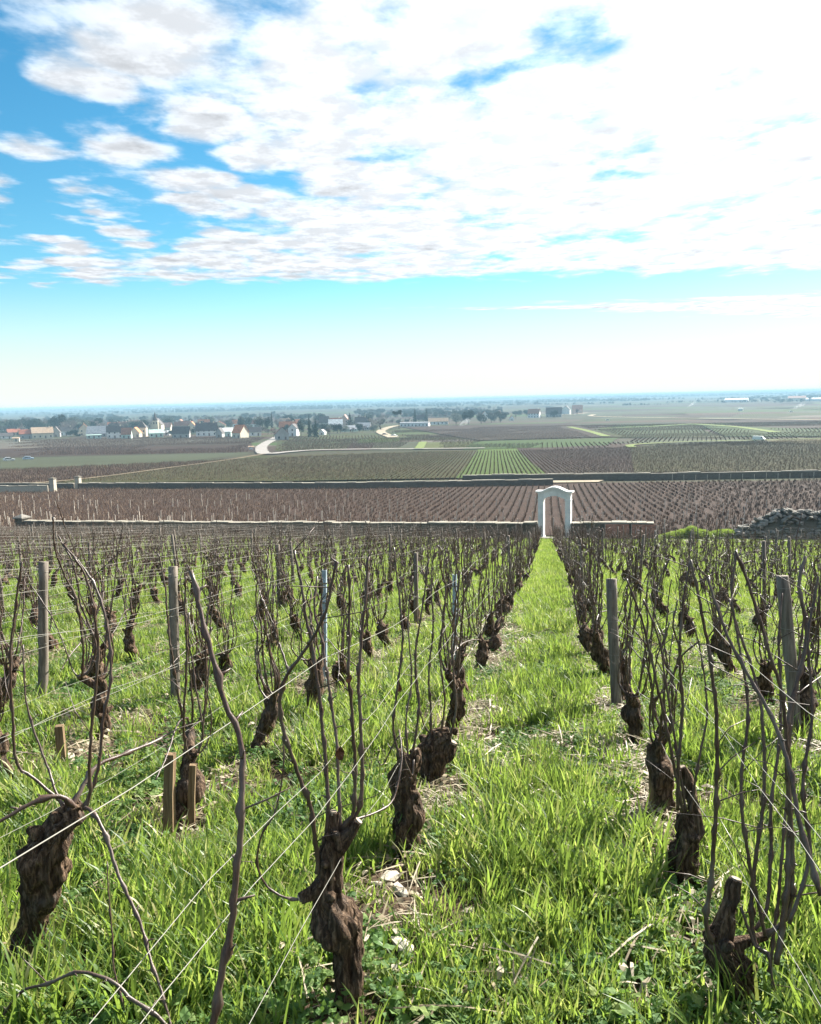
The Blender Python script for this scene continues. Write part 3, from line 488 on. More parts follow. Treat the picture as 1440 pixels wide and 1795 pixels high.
M['bluepost'] = plain('blue_painted_metal', (.30, .37, .42), .25, 12, .5, .2, .003, .4)
M['pale_stake'] = plain('pale_stake_wood', (.60, .53, .44), .25, 3)
mw, t = newmat('galvanised_wire'); finish(t, (.21, .20, .17), .6, metal=.0, spec=.4); M['wire'] = mw
M['deadleaf'] = plain('dead_leaf', (.13, .055, .03), .4, 40, .7)
M['blade'] = mat_blade('grass_blade', [(.15, (.014, .042, .007)), (.40, (.046, .105, .017)), (.66, (.12, .18, .034)), (.86, (.30, .29, .10)), (1., (.50, .44, .26))], (.25, .34, .05))
M['weed'] = mat_blade('weed_leaf', [(.15, (.03, .075, .02)), (.6, (.07, .145, .03)), (.95, (.18, .23, .06))], (.16, .28, .03), .3, .75)
M['straw'] = mat_blade('straw_litter', [(.1, (.12, .09, .05)), (.6, (.27, .22, .14)), (.95, (.46, .40, .29))], (.4, .34, .2), .15, .6)
M['soil'] = mat_soil('vineyard_soil', (.05, .034, .023), (.078, .055, .036), (.03, .021, .015))
M['brown'] = mat_soil('bare_brown_soil', (.030, .0155, .010), (.044, .024, .016), (.020, .010, .007), .35, .08, .06)
M['limestone'] = mat_stone('pale_limestone', (.52, .47, .38), (.28, .25, .2), 9, .4, .01)
M['gate'] = mat_stone('dressed_white_stone', (.92, .91, .88), (.66, .65, .61), 1.5, .25, .006)
M['wall'] = mat_stone('dark_wall_stone', (.17, .15, .12), (.05, .05, .04), 2.2, .7)
M['coping'] = mat_stone('pale_coping_stone', (.36, .33, .27), (.12, .115, .09), 2.6, .8)
M['rubble'] = mat_stone('rubble_stone', (.27, .25, .22), (.07, .07, .06), 3.5, .6)
M['sandy'] = plain('sandy_track', (.30, .25, .18), .2, .6, .95, .3, .03, .1, 'Object')
M['faint'] = plain('earth_track', (.15, .12, .075), .25, .4, .95, .2, .02, .1)
M['roadm'] = plain('pale_road', (.26, .24, .22), .15, .3, .95, .2, .02, .1)
M['turf'] = plain('turf_track', (.13, .165, .045), .25, .3, .95, .3, .03, .1)
M['pebble'] = plain('pebble_stone', (.40, .35, .28), .3, 30, .9)

# ------------------------------------------------------------------ ground
ys = np.concatenate([np.arange(-60, -4, 4), np.arange(-4, 60, .5), np.arange(60, 220, 2), np.arange(220, 700, 5), np.geomspace(700, 16500, 80)])
xs = np.concatenate([-np.geomspace(16000, 40, 14), np.arange(-36, 37, 3.), np.geomspace(40, 16000, 14)])
V = [(x, y, gz(y)) for y in ys for x in xs]; nx = len(xs)
F = [(j*nx+i, j*nx+i+1, (j+1)*nx+i+1, (j+1)*nx+i) for j in range(len(ys)-1) for i in range(nx-1)]
far_m = mat_field('far_plain', (.046, .034, .028), (.042, .048, .024), (.07, .07, .042), .06, 1.04, .25)
mb = MB(); mb.add(V, F)
for k in range(len(F)): mb.mi[k] = 0 if ys[k // (nx-1)] < 60 else 1
ground_o = mb.build('ground', [M['soil'], far_m], smooth=True); tag(ground_o, kind='structure')

def patch(name, C4, h, m_, n=20, m2=20):
    a, b, c_, d = [np.array(p, float) for p in C4]; V = []
    for j in range(m2+1):
        for i in range(n+1):
            s_, t_ = i/n, j/m2
            p = (a*(1-s_)+b*s_)*(1-t_) + (d*(1-s_)+c_*s_)*t_
            V.append((p[0], p[1], gz(p[1]) + h))
    Fq = [(j*(n+1)+i, (j+1)*(n+1)+i, (j+1)*(n+1)+i+1, j*(n+1)+i+1) for j in range(m2) for i in range(n)]
    mb = MB(); mb.add(V, Fq); return tag(mb.build(name, m_, smooth=True), kind='structure')
def ribbon(name, pts, width, h, m_):
    P = catmull([(x, y, 0) for x, y in pts], 4.); V = []
    for i, p in enumerate(P):
        d = P[min(i+1, len(P)-1)] - P[max(i-1, 0)]; d /= np.linalg.norm(d); q = np.array([d[1], -d[0], 0])
        for k in (-.5, -.17, .17, .5):
            r_ = p + q * width * k * (1 + .12*math.sin(i*1.7)); V.append((r_[0], r_[1], gz(r_[1]) + h))
    Fq = [(i*4+k, i*4+k+1, i*4+5+k, i*4+4+k) for i in range(len(P)-1) for k in range(3)]
    mb = MB(); mb.add(V, Fq); return tag(mb.build(name, m_, smooth=True), kind='structure')
FC = {'pale': ((.12, .10, .085), (.14, .118, .09), (.10, .095, .07), .2), 'plum': ((.054, .032, .026), (.066, .041, .032), (.046, .038, .024), .4),
      'sage': ((.07, .082, .046), (.082, .09, .055), (.06, .058, .036), .25), 'rust': ((.08, .048, .036), (.09, .057, .044), (.075, .06, .042), .2),
      'olive': ((.062, .056, .024), (.074, .064, .03), (.044, .06, .018), .4), 'lime': ((.08, .125, .026), (.09, .13, .03), (.07, .10, .028), .25),
      'limey': ((.10, .115, .042), (.11, .12, .046), (.08, .09, .036), .5), 'green': ((.052, .092, .026), (.064, .095, .03), (.06, .066, .028), .35),
      'tan': ((.13, .115, .06), (.14, .125, .07), (.11, .105, .052), .1)}
# patchwork of plots over the plain, under the surveyed ones
fms = {k: [mat_field('plot_' + k, *FC[k][:3], R(a_), 2.6, .6, seed=float(a_)) for a_ in (-8, 12)] for k in ('plum', 'olive', 'sage', 'green', 'pale', 'rust')}
prd = random.Random(5); yb = 345.
while yb < 2600:
    dy_ = yb*prd.uniform(.07, .13); xb = -.75*yb
    while xb < .45*yb:
        wx = yb*prd.uniform(.07, .22); sk = prd.uniform(-.04, .06)*yb
        if prd.random() < .78:
            k = prd.choice(('plum', 'plum', 'olive', 'sage', 'green', 'pale', 'rust', 'plum', 'olive')); e = .0035*yb
            patch('field', [(xb + sk + e, yb + dy_ - e), (xb + wx + sk - e, yb + dy_ - e), (xb + wx - e, yb + e), (xb + e, yb + e)], .03, prd.choice(fms[k]), 4, 10)
        xb += wx
    yb += dy_
FC = {k: tuple(tuple(q*.8 for q in c) for c in v_[:3]) + v_[3:] for k, v_ in FC.items()}
for i, (k, C4, h) in enumerate(PATCHES):
    c1, c2, c3, rf = FC[k]
    patch('field', C4, .05 + .02*h, mat_field('field_' + k, c1, c2, c3, R(-3.6 if h in (10, 11, 13) else 7*(h % 3)), 1.04 if h != 8 else 2.5, rf, seed=float(i)))
for i, (k, pts, wd) in enumerate(STRIPS):
    ribbon({'track': 'track', 'faint': 'track', 'road': 'road', 'grasstrack': 'grass_track'}[k], pts, wd, .5 + .01*i, {'faint': M['faint'], 'track': M['sandy'], 'road': M['roadm'], 'grasstrack': M['turf']}[k])
# brown field between the two walls; near wall line y = 57 - .196 x on the left
def wall_y(x): return 57.2 - .196 * x if x < 1 else 57.0 - .05 * (x - 1)
patch('brown_field', [(-115, 151.5), (72, 164), (60, 57.5), (-75, 73.5)], .05, M['brown'], 40, 60)
patch('grass_verge', [(-80, 73.8), (-47, 67.4), (-47, 64.5), (-80, 70)], .12, M['turf'])
patch('grass_verge', [(-1.2, 59.8), (3, 59.2), (3, 57.1), (-1.2, 57.6)], .09, M['turf'], 6, 6)
patch('dirt_path', [(-40, 63.3), (30, 55.0), (30, 53.2), (-40, 61.4)], .03, M['sandy'], 30, 4)

# ------------------------------------------------------------------ stone walls
def stone_wall(name, line, height, thick, label, stone=(.30, .17), cope=.85, cope_h=.09, jit=.03, dark='wall', cm='coping', over=.06):
    """dry-stone wall along a polyline: joined face stones on a core, each coping slab its own part"""
    P = [Vector((x, y, 0)) for x, y in line]; root = empty(name, (P[0].x, P[0].y, gz(P[0].y))); base = root.location.copy()
    tag(root, label, 'wall')
    core = MB(); fs = MB()
    for a, b in zip(P[:-1], P[1:]):
        L = (b - a).length; d = (b - a) / L; q = Vector((-d.y, d.x, 0)); n = max(1, int(L / 2.))
        def pt(s, o, zz): p = a + d*s + q*o; return (p.x - base.x, p.y - base.y, gz((a + d*s).y) + zz - base.z)
        for k in range(n):
            s0_, s1_ = L*k/n, L*(k+1)/n + .02
            V = [pt(s, o, zz) for zz in (-.3, height - .02) for o in (-thick*.42, thick*.42) for s in (s0_, s1_)]
            core.add(V, [(0,2,3,1),(4,5,7,6),(0,1,5,4),(2,6,7,3),(0,4,6,2),(1,3,7,5)])
        nr = max(2, int(height / stone[1]))
        for side in (-1, 1):
            for r_ in range(nr):
                s = random.uniform(-.1, 0); z0 = height*r_/nr - (.1 if r_ == 0 else 0); z1 = height*(r_+1)/nr - .012
                while s < L:
                    wd = random.uniform(.55, 1.5)*stone[0]; e = min(s + wd - .015, L); o = thick*.5 + random.uniform(-jit, jit)
                    if e - s > .05:
                        V = [pt(ss_ + random.uniform(-.015, .015), side*oo, zz + random.uniform(-.015, .015)) for zz in (z0, z1) for oo in (thick*.3, o) for ss_ in (max(s, 0), e)]
                        f_ = [(0,2,3,1),(4,5,7,6),(0,1,5,4),(2,6,7,3),(0,4,6,2),(1,3,7,5)]
                        fs.add(V, f_ if side < 0 else [tuple(reversed(x)) for x in f_])
                    s += wd
        s = 0
        while s < L - .1:
            wd = min(random.uniform(.7, 1.3)*cope, L - s); hh = cope_h*random.uniform(.5, 1.5); th = thick*.5 + over + random.uniform(-.03, .03)
            V = [(p[0], p[1], p[2] + random.uniform(-.02, .02)) for p in [pt(x, o, zz) for zz in (height + .003, height + hh) for o in (-th, th) for x in (s + .008, s + wd - .008)]]
            mb = MB(); mb.add(V, [(0,2,3,1),(4,5,7,6),(0,1,5,4),(2,6,7,3),(0,4,6,2),(1,3,7,5)]); mb.build('coping_stone', M[cm], root); s += wd
    core.build('core', M[dark], root); tag(fs.build('face_stones', M[dark], root), kind='stuff')
    return root
def pillar(name, x, y, wd, h, label, rz=0, cm='coping', bm='wall'):
    root = empty(name, (x, y, gz(y)), rz); tag(root, label, 'pillar')
    n = max(3, int(h/.32)); 
    for k in range(n):
        MB().box(-wd/2 + random.uniform(-.012, .012), wd/2 + random.uniform(-.012, .012), -wd/2, wd/2 + random.uniform(-.012, .012), h*k/n - (.2 if k == 0 else 0), h*(k+1)/n - .012).build('block', M[bm], root)
    c = MB(); c.box(-wd*.62, wd*.62, -wd*.62, wd*.62, h, h + .12); c.build('cap_slab', M[cm], root)
    p = MB(); p.add([(-wd*.6, -wd*.6, h+.122), (wd*.6, -wd*.6, h+.122), (wd*.6, wd*.6, h+.122), (-wd*.6, wd*.6, h+.122), (0, 0, h+.38)], [(3,2,1,0),(0,1,4),(1,2,4),(2,3,4),(3,0,4)]); p.build('cap_point', M[cm], root)
    return root
GX, GYC, GA = .50, 56.75, -.19
gdir = Vector((math.cos(GA), math.sin(GA), 0))
gl = Vector((GX, GYC, 0)) - gdir*1.15; gr = Vector((GX, GYC, 0)) + gdir*1.15
stone_wall('stone_wall', [(-46, 66.0), (-23, 61.4), (gl.x, gl.y)], 1.06, .5, 'long dry-stone wall with pale coping running left from the white gateway')
stone_wall('stone_wall', [(gr.x, gr.y), (7.0, 56.0)], 1.1, .5, 'short length of coped stone wall just right of the white gateway')
pillar('wall_pillar', -46.45, 66.1, .85, 1.35, 'dark stone end pillar with pointed cap, left end of the near wall', GA, 'rubble')
stone_wall('far_wall', [(-94.5, 153.6), (-37, 149.5), (1, 155.2)], 1.05, .6, 'far dry-stone wall crossing left to centre beyond the brown field', (.6, .35), 2.2, .14)
stone_wall('far_wall', [(-17, 165.5), (20, 166.5), (52, 170.5), (85, 174)], 1.25, .6, 'far stone wall with bright coping at right beyond the brown field', (.6, .35), 2.4, .2)
stone_wall('far_wall', [(-140, 141.5), (-112, 143.8), (-96, 145.3)], 1.2, .5, 'sunlit yellowish wall left of the two far gate pillars', (.6, .35), 2.2, .12, dark='limestone')
stone_wall('far_wall', [(-140, 160), (-110, 157.5), (-96, 154.5)], .9, .5, 'low dark wall behind the two far gate pillars at left', (.6, .35), 2.2, .12)
pillar('gate_pillar', -95, 145.6, .95, 2.5, 'left one of the two pale gate pillars in the far wall', 0, 'wall', 'limestone')
pillar('gate_pillar', -94.9, 154.2, .95, 2.3, 'right one of the two pale gate pillars in the far wall', 0, 'wall', 'limestone')
pillar('marker_post', -103.5, 145.2, .9, .9, 'small pale stone block on the sunlit wall left of the far gate pillars', 0, 'limestone', 'limestone')
patch('sandy_path', [(0, 164), (11, 164.5), (9.5, 159.5), (-2, 158.5)], .25, M['sandy'], 8, 6)

# ------------------------------------------------------------------ white gateway
g = empty('gateway_arch', (GX, GYC, gz(GYC) + .04), GA)
tag(g, 'white dressed-stone gateway with curved arch top at the end of the grass path', 'gateway')
D = .28
def prism(poly, y0, y1):
    n = len(poly); mb = MB()
    V = [(x, y0, z) for x, z in poly] + [(x, y1, z) for x, z in poly]
    mb.add(V, [tuple(range(n)), tuple(reversed(range(n, 2*n)))] + [(i, n+i, n+(i+1) % n, (i+1) % n) for i in range(n)]); return mb
for sx in (-1, 1):
    x0, x1 = sorted((sx*.80, sx*1.22)); p = empty('pillar', (0, 0, 0)); p.parent = g
    nb = 6
    for k in range(nb):
        MB().box(x0 + .002*(k % 2), x1 - .002*(k % 2), -D + .002*(k % 2), D - .002*(k % 2), 2.70*k/nb - (.3 if k == 0 else 0), 2.70*(k+1)/nb - .006).build('block', M['gate'], p)
    MB().box(x0 - .03, x1 + .03, -D - .03, D + .03, 0.0, .16).build('plinth', M['gate'], p)
    MB().box(x0 - .02, x1 + .02, -D - .02, D + .02, 2.66, 2.73).build('impost', M['gate'], p)
N = 24
inner = [(-.80 + 1.6*i/N, 2.735 + .24*math.sin(math.pi*i/N)**.9) for i in range(N+1)]
def topz(x): a = max(0, 1 - abs(x)/.98); return 3.14 + .30*math.sin(math.pi/2*a)**1.3
outer = [(1.22 - 2.44*i/N, topz(1.22 - 2.44*i/N)) for i in range(N+1)]
# voussoirs of the arch head: seven stones
nv = 7
for k in range(nv):
    def samp(L, a, b): return [L[i] for i in range(int(round(a)), int(round(b)) + 1)]
    a, b = N*k/nv, N*(k+1)/nv
    lo = samp(inner, a, b); up = list(reversed(samp(list(reversed(outer)), a, b)))
    if k == 0: lo = [(-1.22, 2.735)] + lo
    if k == nv-1: lo = lo + [(1.22, 2.735)]
    prism(lo + up, -D + (.004 if k % 2 else 0), D - (.004 if k % 2 else 0)).build('arch_stone', M['gate'], g)
xs_ = [-1.38 + 2.76*i/36 for i in range(37)]
def cz(x): return topz(x) if abs(x) < 1.22 else topz(1.22)
prism([(x, cz(x) + .003) for x in xs_[2:-2]] + [(x, cz(x) + .075) for x in reversed(xs_[2:-2])], -D - .07, D + .07).build('cornice', M['gate'], g)
prism([(x, cz(x) + .078) for x in xs_] + [(x, cz(x) + .165) for x in reversed(xs_)], -D - .10, D + .10).build('cornice_cap', M['gate'], g)
MB().box(-1.25, 1.25, -D - .12, D + .08, -.32, -.005).build('threshold', M['coping'], g)
g.scale = (.92, 1, 1)
st2 = empty('stone_step', (GX - .3, GYC - .75, gz(GYC - .75)), GA); tag(st2, 'worn stone step below the threshold of the white gateway', 'step')
MB().box(-.85, .75, -.28, .3, -.15, .10, .015).build('slab', M['rubble'], st2); MB().box(-.95, .9, -.55, -.285, -.2, .02, .015).build('slab', M['rubble'], st2)

# leaning rusty panels right of the gateway
M['rust'] = plain('rusty_sheet', (.27, .135, .09), .3, 6, .8)
M['pinkplastic'] = plain('pink_plastic', (.75, .55, .5), .1, 6, .5)
for k, (x0, x1) in enumerate(((3.75, 5.35), (5.45, 7.1))):
    r_ = empty('leaning_panel', ((x0+x1)/2, 56.5 - .0926*((x0+x1)/2 - 1.6) - .82, gz(55.4)), -.09)
    tag(r_, ('left' if k == 0 else 'right') + ' one of two rusty brown panels leaning on the wall right of the gateway', 'panel')
    wd = (x1 - x0)/2
    mb = MB(); mb.add([(-wd, -.35, 0), (wd, -.35, 0), (wd, .42, .98), (-wd, .42, .98), (-wd, -.31, 0), (wd, -.31, 0), (wd, .46, .98), (-wd, .46, .98)], [(0,1,2,3),(7,6,5,4),(0,4,5,1),(1,5,6,2),(2,6,7,3),(3,7,4,0)]); mb.build('sheet', M['rust'], r_)
    for ex in ((-wd + .03, wd - .03) if k else (-wd + .03,)):
        MB().tube([(ex, -.39, .0), (ex, .40, 1.0)], .028, 4).build('batten', M['coping'], r_)
for x, z, lab in ((3.3, .62, 'pink plastic ribbon tied to vines right of the gateway, left of the rusty panels'), (5.9, .60, 'pink-white plastic strip hanging in front of the right rusty panel')):
    y = 53.6; mb = MB(); mb.tube([(-.22, 0, .1), (-.05, .02, .04), (.08, 0, .0), (.2, .02, -.12)], [.03, .06, .05, .02], 5)
    tag(mb.build('plastic_ribbon', M['pinkplastic'], None, True, (x, y, gz(y) + z)), lab, 'ribbon')

# ------------------------------------------------------------------ collapsed wall: turf bank and rubble pile
def bank(name, pts, label):
    V = []; n = len(pts); m_ = 12
    for i, (x, y, hw_, h) in enumerate(pts):
        for k in range(m_+1):
            t_ = k/m_*2 - 1; V.append((x, y + t_*hw_, gz(y + t_*hw_) - .05 + h*max(0, 1 - t_*t_)**.8 * (1 + .25*mnoise.noise(Vector((x*1.3, t_*2, 3.))))))
    Fq = [(i*(m_+1)+k, (i+1)*(m_+1)+k, (i+1)*(m_+1)+k+1, i*(m_+1)+k+1) for i in range(n-1) for k in range(m_)]
    mb = MB(); mb.add(V, Fq); return tag(mb.build(name, M['turf'], None, True), label, 'bank')
def bank_h(x): i = (x - 6.9)/.3; return (.12 + .72*min(1, i/7)*(1 - .3*min(1, i/26)))*(.9 + .6*mnoise.noise(Vector((x*.8, 2., 0))) + .2*mnoise.noise(Vector((x*2.6, 7., 0))))
bank('turf_bank', [(6.9 + .3*i, 55.9, 1.0, bank_h(6.9 + .3*i)) for i in range(46)], 'grassy green bank where the wall has collapsed, right of the rusty panels')
rock_me = []
for k in range(8):
    bm = bmesh.new(); bmesh.ops.create_icosphere(bm, subdivisions=1, radius=1)
    for v_ in bm.verts:
        q = mnoise.noise(v_.co*1.3 + Vector((k*7.1, 0, 0))); v_.co = Vector((v_.co.x*1.25, v_.co.y*.9, v_.co.z*.62))*(1 + .45*q)
        v_.co.z = max(-.5, min(.55, v_.co.z))
    me = bpy.data.meshes.new('rock'); bm.to_mesh(me); bm.free(); me.materials.append(M['rubble']); rock_me.append(me)
pile = empty('rubble_wall', (14, 55.8, gz(55.8))); tag(pile, 'heap of dark tumbled stones, a ruined wall at the right edge', 'rubble heap')
def pile_h(x): return max(.1, min(1.0, (x - 11.2)/3.4))**.8*1.95 + .22*mnoise.noise(Vector((x*.9, 0, 5)))
for i in range(295):
    x = 11.0 + 8.6*random.random()**.85; t_ = -1 + 1.45*random.random(); hm = pile_h(x); zz = hm*(1 - abs(t_)**1.7); yy = t_*1.2; s = random.uniform(.11, .27)
    link('stone', random.choice(rock_me), pile, (x - 14, yy, zz + gz(55.8 + yy) - gz(55.8) - .05), (random.uniform(-.5, .5), random.uniform(-.5, .5), random.uniform(0, 6.3)), (s*random.uniform(.8, 1.4), s, s*random.uniform(.7, 1.1)))
mb = MB(); V = []
for i in range(27):
    x = 11.0 + .5*i; hm = pile_h(x) - .08
    for k in range(9): t_ = k/4 - 1; V.append((x - 14, t_*1.15, (hm*(1 - abs(t_)**1.6) - .1) + gz(55.8 + t_) - gz(55.8)))
mb.add(V, [(i*9+k, (i+1)*9+k, (i+1)*9+k+1, i*9+k+1) for i in range(26) for k in range(8)]); mb.build('core', M['wall'], pile)
pale_me = []
for me in rock_me: m2 = me.copy(); m2.materials.clear(); m2.materials.append(M['limestone']); pale_me.append(m2)
for i in range(44):
    x = random.uniform(6.5, 16); y = random.uniform(48.5, 53.5); s = random.uniform(.09, .2)
    tag(link('pale_stone', pale_me[i % 8], None, (x, y, gz(y) + .05), (0, 0, random.uniform(0, 6)), s), 'pale fallen stone on the track below the grassy bank', 'stone', 'pale stones below the grassy bank')

# ------------------------------------------------------------------ village
WC = {'cream': (.62, .55, .42), 'white': (.74, .73, .70), 'grey': (.36, .35, .33), 'pink': (.55, .40, .34), 'mint': (.48, .60, .53)}
RC = {'slate': (.10, .088, .085), 'redtile': (.38, .14, .085), 'orange': (.50, .19, .09), 'tan': (.40, .29, .20), 'brown': (.30, .145, .095), 'grey': (.30, .31, .33), 'mint': (.42, .56, .50), 'white': (.70, .70, .68), 'pink': (.46, .27, .21)}
WM = {k: plain('render_' + k, c, .12, .5, .9) for k, c in WC.items()}; RM = {k: plain('roof_' + k, c, .25, .8, .85) for k, c in RC.items()}
M['glass'] = plain('dark_window', (.03, .035, .045), .2, 1, .25, spec=.6); M['shutter'] = plain('shutter_wood', (.16, .12, .10), .2, 2)
def gable(root, wd, dp, hw_, hr, wm, rm, ridge='x', ch=0, z0=0):
    if ridge == 'y': wd, dp = dp, wd
    def P(x, y, z): return (x, y, z) if ridge == 'x' else (-y, x, z)
    a, b = wd/2, dp/2; mb = MB()
    V = [(-a,-b,z0-1),(a,-b,z0-1),(a,b,z0-1),(-a,b,z0-1),(-a,-b,hw_),(a,-b,hw_),(a,b,hw_),(-a,b,hw_),(-a,0,hw_+hr),(a,0,hw_+hr)]
    mb.add([P(*p) for p in V], [(0,1,5,4),(2,3,7,6),(1,2,6,9,5),(3,0,4,8,7),(4,5,9,8),(6,7,8,9)]); wall = mb.build('wall', wm, root)
    e, t_ = .4, .18; sl = hr/b; mb = MB()
    for s in (-1, 1):
        y1 = s*(b + e); zl = hw_ - e*sl
        V = [(-a-e, 0, hw_+hr+.02), (a+e, 0, hw_+hr+.02), (a+e, y1, zl+.02), (-a-e, y1, zl+.02)]; V += [(x, y, z + t_) for x, y, z in V]
        f_ = [(0,1,2,3),(7,6,5,4),(0,4,5,1),(1,5,6,2),(2,6,7,3),(3,7,4,0)]
        mb.add([P(*p) for p in V], f_ if s > 0 else [tuple(reversed(x)) for x in f_])
    roof = mb.build('roof', rm, root)
    for k in range(ch):
        x = a*(.7 if k == 0 else -.6); m2 = MB(); q = [(x-.45, -.35, hw_+hr*.5), (x+.45, .35, hw_+hr+1.0)]
        V = [P(xx, yy, zz) for zz in (q[0][2], q[1][2]) for yy in (q[0][1], q[1][1]) for xx in (q[0][0], q[1][0])]
        m2.add(V, [(0,2,3,1),(4,5,7,6),(0,1,5,4),(2,6,7,3),(0,4,6,2),(1,3,7,5)]).build('chimney', WM['cream'], roof)
    return wall, roof
def openings(root, wd, dp, hw_, dens=3.2):
    n = max(1, int(wd/dens)); fl = 1 if hw_ < 4.2 else 2
    for f_ in range(fl):
        for k in range(n):
            x = -wd/2 + wd*(k + .5)/n; zb = .9 + f_*2.7; ht = min(1.4, hw_ - zb - .3)
            if ht < .5: continue
            if f_ == 0 and k == n//2: MB().box(x-.55, x+.55, -dp/2-.06, -dp/2+.1, 0, 2.1 if hw_ > 2.4 else hw_*.8).build('door', M['shutter'], root)
            else:
                wn = MB().box(x-.5, x+.5, -dp/2-.04, -dp/2+.1, zb, zb+ht).build('window', M['glass'], root)
                MB().box(x-.62, x+.62, -dp/2-.12, -dp/2-.045, zb-.12, zb-.02).build('sill', WM['cream'], wn)
for i, (nm, loc, wd, dp, hw_, hr, o, wc, rc, ch, lab) in enumerate(HS):
    yaw = -math.atan2(loc[0], loc[1]) + random.uniform(-.3, .15)
    if o == 'g': yaw = -math.atan2(loc[0], loc[1]) - .62
    root = empty(nm, loc, yaw); tag(root, lab, 'church' if o == 'C' else nm.replace('_', ' '), 'buildings of the village' if loc[1] < 900 and nm != 'hut' else None)
    hr = max(hr, .25)
    if o in 'xg':
        gable(root, wd*(.62 if o == 'g' else 1), dp*(.7 if o == 'g' else 1), hw_, hr, WM[wc], RM[rc], 'x', ch)
        if loc[1] < 1100: openings(root, wd*(.62 if o == 'g' else 1), dp*(.7 if o == 'g' else 1), hw_)
    elif o == 'y':
        gable(root, wd, dp, hw_, hr, WM[wc], RM[rc], 'y', ch)
        if loc[1] < 1100: openings(root, wd, dp, hw_)
    elif o == 'T':
        MB().box(-wd/2, wd/2, -wd/2, wd/2, -1, hw_).build('wall', WM[wc], root); h2 = wd/2 + .4
        mb = MB(); mb.add([(-h2,-h2,hw_+.01),(h2,-h2,hw_+.01),(h2,h2,hw_+.01),(-h2,h2,hw_+.01),(0,0,hw_+hr)], [(3,2,1,0),(0,1,4),(1,2,4),(2,3,4),(3,0,4)]); mb.build('roof', RM[rc], root); openings(root, wd, wd, hw_)
    else:
        gable(root, wd, dp, hw_, hr, WM[wc], RM[rc], 'y')
        tw = empty('bell_tower', (0, -dp/2 - 2.3, 0)); tw.parent = root
        MB().box(-2.3, 2.3, -2.3, 2.3, -1, 11.5).build('wall', WM[wc], tw)
        for sx in (-1, 1): MB().box(sx*1.0-.45, sx*1.0+.45, -2.36, -2.2, 8.5, 10.4).build('window', M['glass'], tw)
        mb = MB(); n = 8; ring = [(2.7*math.cos(2*math.pi*k/n), 2.7*math.sin(2*math.pi*k/n), 11.52) for k in range(n)]; r2_ = [(1.1*math.cos(2*math.pi*k/n), 1.1*math.sin(2*math.pi*k/n), 14.6) for k in range(n)]
        mb.add(ring + r2_ + [(0, 0, 19.5)], [tuple(reversed(range(n)))] + [(k, (k+1) % n, n+(k+1) % n, n+k) for k in range(n)] + [(n+k, n+(k+1) % n, 2*n) for k in range(n)]); mb.build('spire', RM['slate'], tw)

# ------------------------------------------------------------------ trees
M['tbark'] = plain('tree_bark', (.10, .08, .07), .3, 4); M['twig'] = plain('bare_twigs', (.16, .125, .11), .3, 1.)
M['twigpale'] = plain('pale_twigs', (.24, .21, .17), .3, 1.); M['twigpink'] = plain('pinkish_twigs', (.26, .17, .15), .3, 1.)
M['needle'] = plain('evergreen_leaf', (.030, .052, .030), .4, 1.5, .7)
def unit_tree(kind, seed):
    rd = random.Random(seed); tk = MB(); cr = MB()
    if kind == 'bare':
        def br(p, d, L, r, dep):
            P = [p]; n = 3
            for i in range(n):
                d = (d + Vector((rd.uniform(-.25, .25), rd.uniform(-.25, .25), rd.uniform(-.05, .22)))).normalized(); P.append(P[-1] + d*L/n)
            if dep < 3: tk.tube(P, [r*(1 - .45*i/n) for i in range(n+1)], 5 if dep == 0 else 4, False)
            else: cr.tube(P, [r*(1 - .7*i/n) for i in range(n+1)], 3, False)
            if dep < 5:
                for k in range(4 if dep else 6):
                    q = P[rd.choice((1, 2, 3)) if dep else rd.choice((2, 3))]; a = rd.uniform(0, 6.28); up = rd.uniform(.15, 1.0)
                    br(q, (Vector((math.cos(a), math.sin(a), up)) + d*.5).normalized(), L*rd.uniform(.5, .78), r*.5, dep+1)
        br(Vector((0, 0, -.03)), Vector((0, 0, 1)), .36, .03, 0)
        return tk, cr
    tk.tube([(0, 0, -.05), (.01, 0, .3), (0, .01, .85 if kind == 'cone' else .6)], [.03, .022, .006], 6)
    if kind == 'dark': n, fnc = 1500, None
    else: n = 1300
    lob = [Vector((rd.uniform(-.28, .28), rd.uniform(-.28, .28), rd.uniform(.4, .78))) for _ in range(9)]
    for i in range(n):
        if kind == 'cone':
            h = rd.random()**.8; rad = (1 - h)**.85*.5*(.72 + .28*math.sin(h*40)); a = rd.uniform(0, 6.28); rr = rad*rd.uniform(.55, 1.08)
            p = Vector((rr*math.cos(a), rr*math.sin(a), .06 + .94*h)); s = .045*(1.1 - .6*h)
        elif kind == 'pine':
            l_ = rd.choice(lob); dv = Vector((rd.gauss(0, 1), rd.gauss(0, 1), rd.gauss(0, 1))).normalized()*rd.random()**.4
            p = Vector((l_.x*1.4, l_.y*1.4, .55 + l_.z*.5)) + Vector((dv.x*.16, dv.y*.16, dv.z*.07)); s = .03
        else:
            l_ = rd.choice(lob); dv = Vector((rd.gauss(0, 1), rd.gauss(0, 1), rd.gauss(0, 1))).normalized()*rd.random()**.35
            p = l_ + Vector((dv.x*.24, dv.y*.24, dv.z*.25)); s = .034; p.z = max(.08, p.z)
        d1 = Vector((rd.gauss(0, 1), rd.gauss(0, 1), rd.gauss(0, 1))).normalized(); d2 = d1.orthogonal().normalized()
        cr.add([p - d1*s, p + d2*s*.8, p + d1*s, p - d2*s*.8], [(0, 1, 2, 3)])
    return tk, cr
TREE = {}
for kind in ('bare', 'dark', 'cone', 'pine'):
    for k in range(3 if kind != 'pine' else 1):
        tk, cr = unit_tree(kind, k*13 + len(kind)); TREE[kind, k] = (tk, cr, tk.mesh('trunk', M['tbark']), cr.mesh('crown', M['twig'] if kind == 'bare' else M['needle']))
